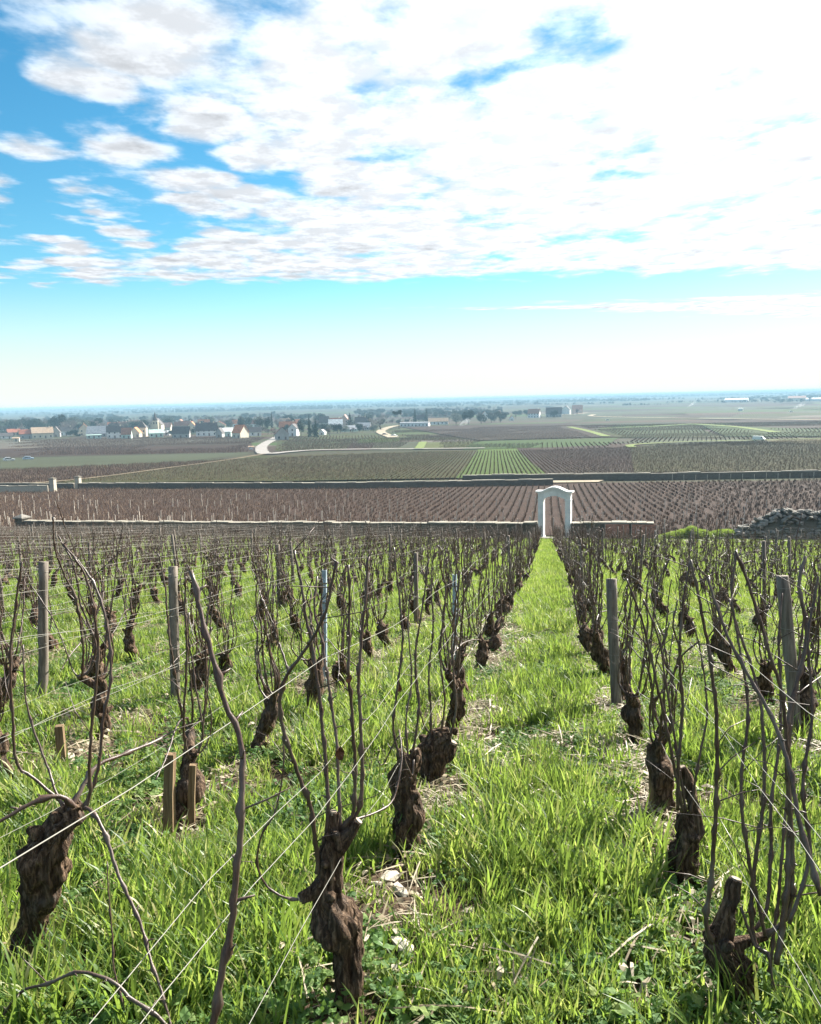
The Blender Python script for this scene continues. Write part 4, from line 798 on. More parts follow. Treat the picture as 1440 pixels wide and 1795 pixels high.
def recol(me, m_): m2 = me.copy(); m2.materials.clear(); m2.materials.append(m_); return m2
PALE = recol(TREE['bare', 1][3], M['twigpale']); PINK = recol(TREE['bare', 2][3], M['twigpink'])
for i, (loc, h, wd, kind, lab) in enumerate(TS):
    kd = 'bare' if 'bare' in kind else kind; vk = i % (1 if kd == 'pine' else 3)
    nat = {'bare': .95, 'dark': .95, 'cone': 1.0, 'pine': 1.0}[kd]
    root = empty({'bare': 'bare_tree', 'dark': 'evergreen_tree', 'cone': 'conifer_tree', 'pine': 'pine_tree'}[kd], loc, random.uniform(0, 6)); tag(root, lab, 'tree', 'trees of the village')
    s = (wd/nat, wd/nat, h)
    link('trunk', TREE[kd, vk][2], root, None, None, s); link('crown', PALE if kind == 'palebare' else PINK if kind == 'pinkbare' else TREE[kd, vk][3], root, None, None, s)

# ------------------------------------------------------------------ vehicles
M['tyre'] = plain('tyre_rubber', (.02, .02, .02), .1, 5); 
CARC = [plain('car_white', (.78, .78, .78), .03, 1, .3, 0, .001, .5), plain('car_grey', (.08, .08, .09), .03, 1, .3, 0, .001, .5), plain('car_pale_blue', (.45, .55, .66), .03, 1, .3, 0, .001, .5)]
def vehicle(nm, loc, ci, lab):
    van = nm == 'van'; root = empty(nm, loc, -math.atan2(loc[0], loc[1]) + random.uniform(-.25, .25)); tag(root, lab, nm)
    L, Wd = (5.2, 1.9) if van else (4.2, 1.7)
    prof = [(-L/2, .35), (L/2, .35), (L/2, .95), (L*.40, 1.15), (L*.28, 2.05), (-L*.47, 2.15), (-L/2, 1.9)] if van else [(-L/2, .3), (L/2, .3), (L/2, .72), (L*.26, .88), (L*.12, 1.42), (-L*.28, 1.45), (-L*.46, .95), (-L/2, .85)]
    prism(prof, -Wd/2, Wd/2).build('body', CARC[ci], root)
    if van: wn = [[(L*.29, 1.2), (L*.385, 1.2), (L*.285, 1.9), (L*.2, 1.9), (L*.2, 1.2)]]
    else: wn = [[(L*.02, .92), (L*.23, .92), (L*.11, 1.35), (L*.02, 1.35)], [(-L*.36, .95), (0, .92), (0, 1.35), (-L*.26, 1.37)]]
    for s in (-1, 1):
        for p in wn: prism(p, s*Wd/2 - .02, s*Wd/2 + .015).build('window', M['glass'], root)
        for x in (-L*.31, L*.31):
            wh = MB().tube([(x, s*(Wd/2 - .2), .34), (x, s*(Wd/2 + .02), .34)], .34, 14).build('wheel', M['tyre'], root)
            MB().tube([(x, s*(Wd/2 + .005), .34), (x, s*(Wd/2 + .03), .34)], .2, 10).build('rim', CARC[0], wh)
        MB().box(L/2 - .05, L/2 + .02, s*Wd*.36 - .15, s*Wd*.36 + .15, .62, .78).build('headlight', M['glass'], root)
for nm, loc, ci, lab in CARS: vehicle(nm, loc, ci, lab)

# ------------------------------------------------------------------ scatter (instances on points)
def proto_coll(name, meshes):
    c = bpy.data.collections.new(name)
    for i, me in enumerate(meshes): c.objects.link(bpy.data.objects.new('%s_%03d' % (name, i), me))
    return c
def scatter(name, P, rot, scl, idx, coll, label, mat_):
    me = bpy.data.meshes.new(name); P = np.asarray(P, np.float32); n = len(P); me.vertices.add(n); me.vertices.foreach_set('co', P.ravel())
    a = me.attributes.new('rot', 'FLOAT_VECTOR', 'POINT'); a.data.foreach_set('vector', np.asarray(rot, np.float32).ravel())
    a = me.attributes.new('scl', 'FLOAT_VECTOR', 'POINT'); s = np.asarray(scl, np.float32); s = s if s.ndim == 2 else np.repeat(s[:, None], 3, 1); a.data.foreach_set('vector', np.ascontiguousarray(s).ravel())
    a = me.attributes.new('pick', 'INT', 'POINT'); a.data.foreach_set('value', np.asarray(idx, np.int32))
    me.materials.append(mat_); o = link(name, me)
    ng = bpy.data.node_groups.new(name, 'GeometryNodeTree')
    ng.interface.new_socket('Geometry', in_out='INPUT', socket_type='NodeSocketGeometry'); ng.interface.new_socket('Geometry', in_out='OUTPUT', socket_type='NodeSocketGeometry')
    N_ = lambda ty: ng.nodes.new(ty); gi, go = N_('NodeGroupInput'), N_('NodeGroupOutput'); L = ng.links.new
    ci = N_('GeometryNodeCollectionInfo'); ci.inputs[0].default_value = coll; ci.inputs['Separate Children'].default_value = True; ci.inputs['Reset Children'].default_value = True
    ip = N_('GeometryNodeInstanceOnPoints'); ip.inputs['Pick Instance'].default_value = True
    def attr(nm, ty): q = N_('GeometryNodeInputNamedAttribute'); q.data_type = ty; q.inputs[0].default_value = nm; return q.outputs[0]
    L(gi.outputs[0], ip.inputs['Points']); L(ci.outputs[0], ip.inputs['Instance']); L(attr('pick', 'INT'), ip.inputs['Instance Index'])
    e2r = N_('FunctionNodeEulerToRotation'); L(attr('rot', 'FLOAT_VECTOR'), e2r.inputs[0]); L(e2r.outputs[0], ip.inputs['Rotation']); L(attr('scl', 'FLOAT_VECTOR'), ip.inputs['Scale'])
    L(ip.outputs[0], go.inputs[0])
    md = o.modifiers.new('scatter', 'NODES'); md.node_group = ng
    return tag(o, label, None, None, 'stuff')

# ------------------------------------------------------------------ vine parts
def trunk_mb(path, seed, sides=18, step=.02, mb=None):
    """gnarled stem: path of (x,y,z,r) with fibrous ridges, burls and a twist"""
    P = catmull(path, step); mb = mb or MB(); ph = seed*1.7
    def fn(t, a, p):
        ca, sa = math.cos(a), math.sin(a); N3 = lambda x, y, z: mnoise.noise(Vector((x + seed*1.3, y - seed*.7, z)))
        tw = p.z*2.5; cb, sb = math.cos(a + tw), math.sin(a + tw)
        r_ = 1 + .46*N3(ca*.95, sa*.95, p.z*11) + .34*N3(ca*2.2, sa*2.2, p.z*22) + .10*N3(cb*5, sb*5, p.z*34)
        r_ += .20*(.45 - abs(N3(cb*3.4, sb*3.4, p.z*5))*1.6) + .11*(.4 - abs(N3(cb*8, sb*8, p.z*9))*1.6)
        return max(.42, r_)
    mb.tube([p[:3] for p in P], [p[3] for p in P], sides, True, fn); return mb
def bark_strips(path, seed, n):
    """loose fibres of bark peeling off a stem"""
    rd = random.Random(seed); P = catmull(path, .012); mb = MB()
    for _ in range(n):
        i = rd.randrange(2, max(3, len(P) - 3)); k = rd.randint(3, 7); a = rd.uniform(0, 6.28); V = []; w_ = rd.uniform(.001, .0035); lift = rd.uniform(.003, .026); tw_ = rd.uniform(-.16, .16)
        for j in range(k):
            p = P[min(i + j, len(P) - 1)]; rr = p[3]*1.13 + lift*(j/k)**2*rd.choice((1, 1, .4)); a2 = a + tw_*j
            c = np.array([p[0] + rr*math.cos(a2), p[1] + rr*math.sin(a2), p[2]]); s_ = np.array([-math.sin(a2), math.cos(a2), 0])*w_*(1 - .6*j/k); V += [c - s_, c + s_]
        mb.add(V, [(2*j, 2*j+1, 2*j+3, 2*j+2) for j in range(k-1)])
    return mb
def cane_mb(P0, r, rd, mb=None, sides=6, node=.07, twigs=True, taper=.55, kink=.35):
    P = catmull(P0, .02); L = np.cumsum([0] + [np.linalg.norm(P[i+1]-P[i]) for i in range(len(P)-1)]); tot = L[-1]
    mb = mb or MB(); pts = []; rad = []; off = np.zeros(3); nk = rd.uniform(0, node); sgn = 1; nodes = []
    for p, l in zip(P, L):
        ph = ((l + nk) % node)/node; k = int((l + nk)/node); d = min(ph, 1 - ph)
        z_ = (1 if k % 2 else -1)*kink*r*(1 - 2*d)*.9
        pts.append(p + np.array([z_, z_*.6, 0])); rad.append(r*(1 - (1 - taper)*l/tot)*(1 + .95*math.exp(-(d/.075)**2)))
        if d < .14 and (not nodes or l - nodes[-1][1] > node*.6): nodes.append((p, l))
    mb.tube(pts, rad, sides)
    if twigs:
        for p, l in nodes:
            if rd.random() < .85 and l > .05:
                a = rd.uniform(0, 6.28); L2 = rd.uniform(.012, .03) if rd.random() < .66 else rd.uniform(.05, .24); rr = r*(.42 if L2 < .05 else .26)
                d = np.array([math.cos(a), math.sin(a)*.8, rd.uniform(.1, .9)]); d /= np.linalg.norm(d)
                q = [p, p + d*L2*.5, p + d*L2 + np.array([rd.uniform(-.3, .3), 0, rd.uniform(-.3, .2)])*L2*.6]
                mb.tube(q, [rr*1.1, rr, rr*.5], 4)
    return mb
def crook(base, ht, lean, rd, r):
    """path for a generic trunk"""
    n = 6; p = np.array(base, float); out = []; bz = rd.uniform(.45, .8)
    for i in range(n+1):
        t_ = i/n; rr = r*(1.12 - .3*t_) + r*.55*math.exp(-((t_ - bz)/.14)**2) + (.25*r if i == 0 else 0)
        out.append((p[0] + lean[0]*t_ + rd.uniform(-.018, .018), p[1] + lean[1]*t_ + rd.uniform(-.018, .018), p[2] - .05 + (ht + .05)*t_, rr))
    return out
def generic(seed, lod=0):
    """returns trunk MB, cut MB list and list of cane MBs, local to the stem's foot"""
    rd = random.Random(seed*77 + 5); ht = rd.uniform(.2, .38); lean = (rd.uniform(-.14, .14), rd.uniform(-.14, .1)); r = rd.uniform(.027, .041)
    path = crook((0, 0, 0), ht, lean, rd, r); tk = trunk_mb(path, seed, (26, 10, 6)[lod], (.013, .04, .09)[lod]); top = np.array(path[-1][:3]); heads = [top]
    for k in range(rd.choice((1, 2, 2))):
        a = rd.choice((1.57, -1.57)) + rd.uniform(-.7, .7); Ln = rd.uniform(.06, .15); e = top + np.array([math.cos(a)*Ln*.6, math.sin(a)*Ln, rd.uniform(.02, .09)])
        s0 = np.array(path[-2][:3]); trunk_mb([(*s0, r*.8), (*(s0*.3 + e*.7), r*.6), (*e, r*.42)], seed + k, (16, 7, 5)[lod], (.014, .05, .1)[lod], tk); heads.append(e)
    if lod < 2:
        for q in range(5):                     # knobs and old pruning stubs
            j = rd.choice((3, 4, 5, 6, 6)); p = np.array(path[j][:3]); a = rd.uniform(0, 6.28); d = np.array([math.cos(a), math.sin(a), rd.uniform(.1, 1.)]); d /= np.linalg.norm(d)
            tk.tube([p, p + d*path[j][3]*.9, p + d*(path[j][3] + rd.uniform(.005, .04))], [.02, .017, .009], 6)
    if lod == 0: st_ = bark_strips(path, seed, 30); tk.add(st_.v, st_.f)
    canes = []; nc = rd.randint(7, 11) if lod == 0 else rd.randint(6, 9)
    for k in range(nc):
        h = heads[rd.randrange(len(heads))]; a = rd.uniform(0, 6.28); sp = rd.uniform(.02, .10); L = rd.uniform(.42, .95) if lod == 0 else rd.uniform(.38, .78)
        dx_, dy_ = math.cos(a)*sp, math.sin(a)*sp*1.6; lx, ly = rd.gauss(0, .085), rd.gauss(0, .12)
        Pc = [h - np.array([0, 0, .01]), h + np.array([dx_*.6, dy_*.6, .03]), h + np.array([dx_, dy_, L*.22])]
        for j in range(3, 7):
            t_ = j/6; Pc.append(h + np.array([dx_ + lx*t_**1.5 + rd.uniform(-.02, .02), dy_ + ly*t_**1.5 + rd.uniform(-.02, .02), L*t_]))
        canes.append(cane_mb(Pc, rd.uniform(.0034, .0072)*(1, 1.15, 1.35)[lod], rd, None, (6, 4, 3)[lod], .075, lod < 2) if lod < 2 else MB().tube(Pc, [.0065 - .0035*i/6 for i in range(7)], 3, False))
    if rd.random() < .5 and lod < 2:           # a cane bent along the wire
        s = rd.choice((-1, 1)); h = heads[-1]
        canes.append(cane_mb([h, h + np.array([0, .05*s, .07]), h + np.array([.01, .2*s, .1]), h + np.array([.0, .45*s, .06]), h + np.array([.01, .62*s, .02])], .0056, rd, None, 5, .075, True))
    return tk, canes, top, path
def merged(tk, canes):
    m_ = MB(); m_.add(tk.v, tk.f); m_.cur = 1
    for c in canes: m_.add(c.v, c.f)
    return m_.mesh('vine', [M['bark'], M['cane']], True)

ORD = ['', 'first', 'second', 'third', 'fourth', 'fifth', 'sixth', 'seventh', 'eighth', 'ninth', 'tenth', 'eleventh', 'twelfth', 'thirteenth', 'fourteenth', 'fifteenth', 'sixteenth', 'seventeenth', 'eighteenth', 'nineteenth', 'twentieth']
def ordn(n):
    if n <= 20: return ORD[n]
    return '%d%s' % (n, {1: 'st', 2: 'nd', 3: 'rd'}.get(n % 10 if n % 100 not in (11, 12, 13) else 0, 'th'))
def rowname(r): return '%s row %s of the grass path' % (ordn(abs(r)), 'left' if r < 0 else 'right')
def row_x(r): return -.55 - 1.04*(-r - 1) if r < 0 else .50 + 1.03*(r - 1)
ROWS = [r for r in range(-44, 27) if r != 0]
ci_, si_ = math.cos(R(9.56)), math.sin(R(9.56))
def in_frame(x, y, m_=.03):
    zc = y*ci_ - x*si_ if False else (y*ci_ - x*si_); xc = x*ci_ + y*si_
    return zc > .6 and abs(xc/zc) < .5 + m_ + .9/zc
# row ends follow the track below the wall
def row_end(x): return (61.4 - (x + 40)*.117) - 1.2 if x < 0 else (54.0 - .05*x if x < 2.3 else 47.5 - .05*x)

# hero vines, surveyed one by one
HERO_AT = {}
HL = {'A': 'stout leaning vine with a swollen burl at the lower left corner', 'B': 'foreground vine with a bulging stem and upright canes, left of the grass path', 'C': 'stumpy pillar-like vine second in the row left of the grass path',
      'D': 'thick forked vine third in the row left of the grass path', 'N1': 'vine below the frame whose long red-brown cane rises on the left', 'R1': 'foreground vine with a cut stub and cluster of canes, lower right corner', 'R2': 'dark hunched vine second in the row right of the grass path'}
for k, h in HERO.items():
    b = np.array(h['base']); root = empty('grapevine', tuple(b)); tag(root, HL[k], 'vine', 'vines of the near vineyard'); rd = random.Random(sum(map(ord, k)))
    loc = lambda p: tuple(np.array(p[:3]) - b) + tuple(p[3:])
    tk = trunk_mb([loc(p) for p in h['trunk']], len(k) + ord(k[0]) % 9, 56, .0055); tko = tk.build('trunk', M['bark'], root, True)
    tag(bark_strips([loc(p) for p in h['trunk']], ord(k[0]), 60).build('loose_bark', M['fibre'], root), kind='stuff')
    for a in h['arms']:
        ap = [loc(p) for p in a]; am = trunk_mb(ap, rd.randint(1, 50), 26, .006); am.build('arm', M['bark'], root, True)
        d = np.array(ap[-1][:3]) - np.array(ap[-2][:3]); d /= np.linalg.norm(d); e = np.array(ap[-1][:3])
        MB().tube([e - d*.006, e + d*.004], [ap[-1][3]*.86, ap[-1][3]*.8], 10).build('cut_face', M['cut'], root)
    for P, r in h['canes']:
        cane_mb([loc(p) for p in P], r, rd, None, 9, .075 if r > .004 else .05).build('cane', M['cane'], root, True)
    if k != 'N1':
        for q in range(12):                    # spur stubs and flakes on the head
            p = loc(h['trunk'][-1 - q % 4]); a = rd.uniform(0, 6.28); d = np.array([math.cos(a), math.sin(a), rd.uniform(.2, 1.2)]); d /= np.linalg.norm(d); Ln = p[3]*rd.uniform(.5, 1.1)
            s0 = np.array(p[:3]) + d*p[3]*.55; MB().tube([s0, s0 + d*Ln*.6, s0 + d*Ln], [p[3]*.55, p[3]*.42, p[3]*.2], 7).build('spur', M['bark'], root, True)
    HERO_AT[k] = b
    r_ = -2 if k == 'A' else -1 if b[0] < 0 else 1
def crumpled(seed, s):
    rd = random.Random(seed); n = 7; V = [(rd.uniform(-.15, .15)*s, rd.uniform(-.2, .2)*s, 0)]
    for k in range(n): a = 6.28*k/n; rr = s*rd.uniform(.5, 1.1); V.append((rr*math.cos(a)*.6, rd.uniform(-.5, .5)*s, rr*math.sin(a)))
    return MB().add(V, [(0, 1+k, 1+(k+1) % n) for k in range(n)])
heroes = [(-2, 2.0), (-1, 1.98), (-1, 3.03), (-1, 3.88), (-1, 1.0), (1, 2.15), (1, 2.88)]

VAR = [generic(k, 0) for k in range(14)]
VMESH = [(tk.mesh('trunk', M['bark'], True), [c.mesh('cane', M['cane'], True) for c in cn]) for tk, cn, _, _ in VAR]
VAR1 = [merged(*generic(k + 40, 1)[:2]) for k in range(14)]
slots = []
for r in ROWS:
    x0 = row_x(r); k = 0; y = {-1: 4.82, 1: 3.72, -2: 3.08}.get(r, .4 + (abs(r)*.37) % .97)
    while y < row_end(x0):
        jx, jy = random.uniform(-.05, .05), random.uniform(-.12, .12)
        if r in (-1, -2, 1) or random.random() > .05: slots.append((r, x0 + jx, y + jy))
        y += .97
slots = [s for s in slots if in_frame(s[1], s[2]) and s[2] > .9]
slots.sort(key=lambda s: s[1]**2 + s[2]**2)
near, rest = slots[:293], slots[293:]
rank = {}
for r, x, y in sorted(near, key=lambda s: s[2]):
    rank[r] = rank.get(r, {-1: 4, 1: 2, -2: 1}.get(r, 0)) + 1
    vk = random.randrange(14); big = math.hypot(x, y) < 15.5
    root = link('grapevine', None if big else VAR1[vk], None, (x, y, gz(y)), (0, 0, random.uniform(-.4, .4) + random.choice((0, math.pi)))); s = random.uniform(.88, 1.1)
    root.scale = (s, s, s*random.uniform(.92, 1.08)*(.74 if r > 3 else 1)); vis = 'gnarled dormant vine' if y < 14 else 'distant dormant vine'
    tag(root, '%s, %s from the front in the %s' % (vis, ordn(rank[r]), rowname(r)), 'vine', 'vines of the near vineyard')
    if big:
        link('trunk', VMESH[vk][0], root)
        for cm_ in VMESH[vk][1]: link('cane', cm_, root)
# dead leaves still hanging
B_ = [o for o in bpy.data.objects if o.get('label') == HL['B']][0]; C_ = [o for o in bpy.data.objects if o.get('label') == HL['C']][0]
def hang(root, p, s, sd): crumpled(sd, s).build('dead_leaf', M['deadleaf'], root, False, tuple(np.array(p) - np.array(root.location)))
hang(B_, LEAVES[0], .026, 3); hang(C_, LEAVES[1], .026, 4); hang(B_, LEAVES[2], .014, 5)
VAR2 = [merged(*generic(k + 90, 2)[:2]) for k in range(10)]
if rest:
    Pn = [(x, y, gz(y)) for _, x, y in rest]; n = len(Pn)
    scatter('far_vine_rows', Pn, np.stack([rng.normal(0, .06, n), rng.normal(0, .06, n), rng.uniform(0, 6.28, n)], 1), np.stack([np.ones(n), np.ones(n), rng.uniform(.85, 1.1, n)*np.array([.72 if r > 3 else 1. for r, _, _ in rest])], 1), rng.integers(0, 10, n), proto_coll('vine_far', VAR2), 'mass of bare vines in the rows before the near wall', M['cane'])

# ------------------------------------------------------------------ posts and stakes
def round_post(loc, top, r, m_, name='post_body', root=None, sides=12):
    d = np.array(top) - np.array(loc); n = 6; P = [np.array([0, 0, -.15])] + [d*i/n + np.array([random.uniform(-.004, .004), random.uniform(-.004, .004), 0]) for i in range(n+1)]
    mb = MB(); mb.tube(P, [r*random.uniform(.94, 1.05) for _ in P], sides, True, lambda t, a, p: 1 + .05*math.sin(a*5 + 3*t)); return mb
PL = ['grey round post at the left edge, leaning slightly, beside a vine', 'grey weathered round post among vines left of the long red-brown cane', 'pale blue stake standing in the second row left of the grass path', 'pale blue stake standing in the first row left of the grass path',
      'thick dark post in the first row right of the grass path', 'thick grey post near the right edge, leaning left', 'short sawn brown stake left of a stubby vine, lower left', 'thin short stake right of the same stubby vine, lower left', 'short brown sawn stake right of the grass path', 'short brown stake beside a vine at the left edge', 'short brown stub of a stake behind the foreground canes']
for (b, tp, r, kd), lab in zip(POSTS, PL):
    if kd == 'b':
        root = empty('metal_stake', b); tag(root, lab, 'stake'); d = np.array(tp) - np.array(b)
        mb = MB(); a = .017; prof = [(-a, 0), (a, 0), (a, .03), (a-.004, .03), (a-.004, .004), (-a+.004, .004), (-a+.004, .03), (-a, .03)]
        V = [(x + d[0]*t_, y + d[1]*t_, d[2]*t_ - (.1 if t_ == 0 else 0)) for t_ in (0, 1) for x, y in prof]; n = 8
        mb.add(V, [tuple(range(n-1, -1, -1)), tuple(range(n, 2*n))] + [(i, (i+1) % n, n+(i+1) % n, n+i) for i in range(n)]); mb.build('channel', M['bluepost'], root)
        for k in range(5): MB().box(-.03 + d[0]*k/5, .03 + d[0]*k/5, -.006 + d[1]*(.2 + k*.17), .0 + d[1]*(.2 + k*.17), d[2]*(.2 + k*.17), d[2]*(.2 + k*.17) + .012).build('hook', M['wire'], root)
    elif kd == 's':
        root = empty('short_stake', b, random.uniform(0, 1)); tag(root, lab, 'stake'); d = np.array(tp) - np.array(b)
        MB().tube([(0, 0, -.1), tuple(d*.5), tuple(d)], [r*1.1, r, r*.96], 4).build('wood', M['stake'], root)
    else:
        root = empty('wooden_post', b); tag(root, lab, 'post', 'wooden posts of the near vineyard'); round_post(b, tp, r, M['post']).build('timber', M['post'], root, True)
        d = np.array(tp) - np.array(b)
        for t_ in (.42, .68, .93): MB().tube([tuple(d*t_ + np.array([r*1.04*math.cos(a), r*1.04*math.sin(a), 0])) for a in np.linspace(0, 6.28, 13)], .0016, 4).build('staple_wire', M['wire'], root)
POST_ME = []
for k in range(6):
    mb = MB(); r = random.uniform(.018, .028); h = random.uniform(.92, 1.12); mb.tube([(0, 0, -.1), (.005, 0, h*.5), (random.uniform(-.03, .03), random.uniform(-.03, .03), h)], [r*1.05, r, r*.95], 9); POST_ME.append(mb.mesh('timber', M['post'], True))
prank = {}
for r in ROWS:
    y = 8.5 + (r*2.7) % 6.5
    while y < row_end(row_x(r)):
        x = row_x(r) + random.uniform(-.03, .03)
        if in_frame(x, y, 0):
            prank[r] = prank.get(r, 0) + 1; o = link('wooden_post', random.choice(POST_ME), None, (x, y, gz(y)), (random.uniform(-.05, .05), random.uniform(-.05, .05), random.uniform(0, 6)))
            tag(o, '%s weathered trellis post in the %s' % (ordn(prank[r]), rowname(r)), 'post', 'wooden posts of the near vineyard')
        y += random.uniform(8.0, 11.)

# ------------------------------------------------------------------ trellis wires
for r in range(-26, 15):
    if r == 0: continue
    x0 = row_x(r); ye = row_end(x0)
    for hz, nm, dx_ in ((.40, 'lowest', .0), (.68, 'middle', .03), (.70, 'paired middle', -.03), (.98, 'highest', .0)):
        if abs(r) > 12 and nm == 'paired middle': continue
        P = []; y = -3.0 if abs(r) < 6 else max(-3, abs(x0)*1.2 - 3)
        ph = random.uniform(0, 6)
        while y < ye: P.append((x0 + dx_ + .02*math.sin(y*1.1 + ph) + random.uniform(-.006, .006), y, gz(y) + hz + .03*math.sin(y*.95 + ph) + .012*math.sin(y*3.1 + ph) + random.uniform(-.006, .006))); y += .33 if y < 10 else 2.0
        if len(P) < 3: continue
        o = MB().tube(P, .0008 if abs(r) < 4 else .0014, 5).build('trellis_wire', M['wire'], None, True); tag(o, '%s trellis wire along the %s' % (nm, rowname(r)), 'wire', 'trellis wires of the near vineyard')

# ------------------------------------------------------------------ stones on the soil
STN = ['flat pale stone lying between the first two vines left of the path', 'rounder pale stone just below the flat one between two vines', 'whitish rounded stone right of the bulging foreground stem', 'angular cream stone right of the bulging foreground stem, nearest the grass', 'cream stone at the foot of the bulging foreground stem', 'pale stone behind the cut stub at lower right', 'pinkish pale stone at the foot of the thick dark post', 'pale flat stone right of the grass path near the short sawn stake', 'tiny pebble in the middle of the grass path', 'pale stone between the rows near the right edge', 'large pale stone beside the short stake at the left edge', 'tiny stone left of the flat pale stone', 'dull stone at the bottom edge right of the foreground stem', 'dull stone left of the lower right vine foot', 'small stone behind the bulging foreground stem']
lm = [recol(me, M['limestone']) for me in rock_me]
for i, ((p, s), lab) in enumerate(zip(STONES, STN)):
    o = link('limestone_piece', lm[i % 8], None, (p[0], p[1], p[2] + s*.25), (random.uniform(-.3, .3), random.uniform(-.3, .3), random.uniform(0, 6)), (s, s*.8, s*.75)); tag(o, lab, 'stone')

# ------------------------------------------------------------------ grass, weeds, litter
def tuft(seed, n, h0, h1, wd, spread, curl, segs=4):
    rd = random.Random(seed); mb = MB(); bl = []
    for i in range(n):
        a = rd.uniform(0, 6.28); rr = spread*math.sqrt(rd.random()); p = Vector((rr*math.cos(a), rr*math.sin(a), -.01)); h = rd.uniform(h0, h1); az = rd.uniform(0, 6.28); w_ = wd*rd.uniform(.6, 1.2)
        tilt = rd.uniform(.05, .55); cu = rd.uniform(.3, 1.2)*curl; V = []; d = Vector((math.cos(az), math.sin(az), 0)); sd = Vector((-d.y, d.x, 0)); an = tilt; q = p.copy(); tw = rd.uniform(-.5, .5)
        for k in range(segs+1):
            t_ = k/segs; ww = w_*(1 - t_**2.2)*(.75 + .5*min(1, t_*3))*.5; sv = (sd + Vector((0, 0, tw*t_))).normalized()
            V += [q - sv*ww, q + sv*ww] if k < segs else [q]
            st_ = d*math.sin(an) + Vector((0, 0, math.cos(an))); q = q + st_*(h/segs); an += cu*(t_ + .3)*1.6/segs
        F_ = [(2*k, 2*k+1, 2*k+3, 2*k+2) for k in range(segs-1)] + [(2*segs-2, 2*segs-1, 2*segs)]
        mb.add(V, F_); bl += [rd.random()]*len(V)
    me = mb.mesh('tuft', M['blade'], True); a_ = me.attributes.new('bl', 'FLOAT', 'POINT'); a_.data.foreach_set('value', bl); return me
def weed(seed, n, s, spread, hmax):
    rd = random.Random(seed); mb = MB(); bl = []
    for i in range(n):
        a = rd.uniform(0, 6.28); rr = spread*math.sqrt(rd.random()); h = rd.uniform(.008, hmax); c = Vector((rr*math.cos(a), rr*math.sin(a), h)); nrm = Vector((rd.gauss(0, .45), rd.gauss(0, .45), 1)).normalized(); e1 = nrm.orthogonal().normalized(); e2 = nrm.cross(e1); sz = s*rd.uniform(.5, 1.2); a0 = rd.uniform(0, 6.28)
        V = [c + (e1*math.cos(a0 + k*6.283/6)*(1.35 if k % 3 == 0 else .8) + e2*math.sin(a0 + k*6.283/6)*.85)*sz + nrm*(-.18*sz if k % 2 else .1*sz) for k in range(6)]
        mb.add([c] + V, [(0, 1+k, 1+(k+1) % 6) for k in range(6)]); bl += [rd.random()]*7
    me = mb.mesh('weed', M['weed'], False); a_ = me.attributes.new('bl', 'FLOAT', 'POINT'); a_.data.foreach_set('value', bl); return me
def litter(seed, n, spread):
    rd = random.Random(seed); mb = MB(); bl = []
    for i in range(n):
        a = rd.uniform(0, 6.28); rr = spread*math.sqrt(rd.random()); c = Vector((rr*math.cos(a), rr*math.sin(a), rd.uniform(.004, .035))); az = rd.uniform(0, 6.28); d = Vector((math.cos(az), math.sin(az), rd.uniform(-.25, .35))); sd = Vector((-d.y, d.x, rd.uniform(-.4, .4))).normalized()
        L, ww = (rd.uniform(.03, .10), rd.uniform(.0012, .003)) if rd.random() < .7 else (rd.uniform(.008, .022), rd.uniform(.003, .008))
        V = [c - d*L - sd*ww, c - d*L + sd*ww, c + sd*ww*1.2 + Vector((0, 0, .006)), c - sd*ww*1.2 + Vector((0, 0, .006)), c + d*L + sd*ww*.5, c + d*L - sd*ww*.5]
        mb.add(V, [(0, 1, 2, 3), (3, 2, 4, 5)]); bl += [rd.random()]*6
    me = mb.mesh('litter', M['straw'], False); a_ = me.attributes.new('bl', 'FLOAT', 'POINT'); a_.data.foreach_set('value', bl); return me
LONG = [tuft(k, 17, .10, .26, .0092, .06, 1.0) for k in range(6)]; SHORT = [tuft(50+k, 24, .04, .12, .0062, .06, 1.1, 3) for k in range(5)]
WEED = [weed(k, 26, .013, .075, .06) for k in range(4)] + [weed(9+k, 12, .024, .07, .05) for k in range(2)]; LITT = [litter(k, 16, .10) for k in range(5)]
FARG = [tuft(80+k, 46, .05, .17, .011, .16, 1.0, 2) for k in range(5)]
grass_c = proto_coll('grass_tuft', LONG + SHORT + FARG); weed_c = proto_coll('weed_clump', WEED); litt_c = proto_coll('litter_clump', LITT)
def vnoise(x, y, s, seed=0):
    g_ = np.random.default_rng(seed).random((256, 256)); X = x*s + 100; Y = y*s + 100; i = np.floor(X).astype(int); j = np.floor(Y).astype(int); fx = X - i; fy = Y - j; fx = fx*fx*(3-2*fx); fy = fy*fy*(3-2*fy); G = lambda a, b: g_[a % 256, b % 256]
    return (G(i, j)*(1-fx) + G(i+1, j)*fx)*(1-fy) + (G(i, j+1)*(1-fx) + G(i+1, j+1)*fx)*fy
def sample(y0, y1, dens, margin=1.2):
    xl, xr = -(.68*y1 + margin + .3), (.36*y1 + margin + .3); n = int((xr - xl)*(y1 - y0)*dens)
    x = rng.uniform(xl, xr, n); y = rng.uniform(y0, y1, n); k = (x > -(.68*y + margin)) & (x < .36*y + margin); return x[k], y[k]
ALLX = np.array(sorted(row_x(r) for r in ROWS))
def rowdist(x):
    i = np.clip(np.searchsorted(ALLX, x), 1, len(ALLX)-1); return np.minimum(np.abs(x - ALLX[i-1]), np.abs(x - ALLX[i]))
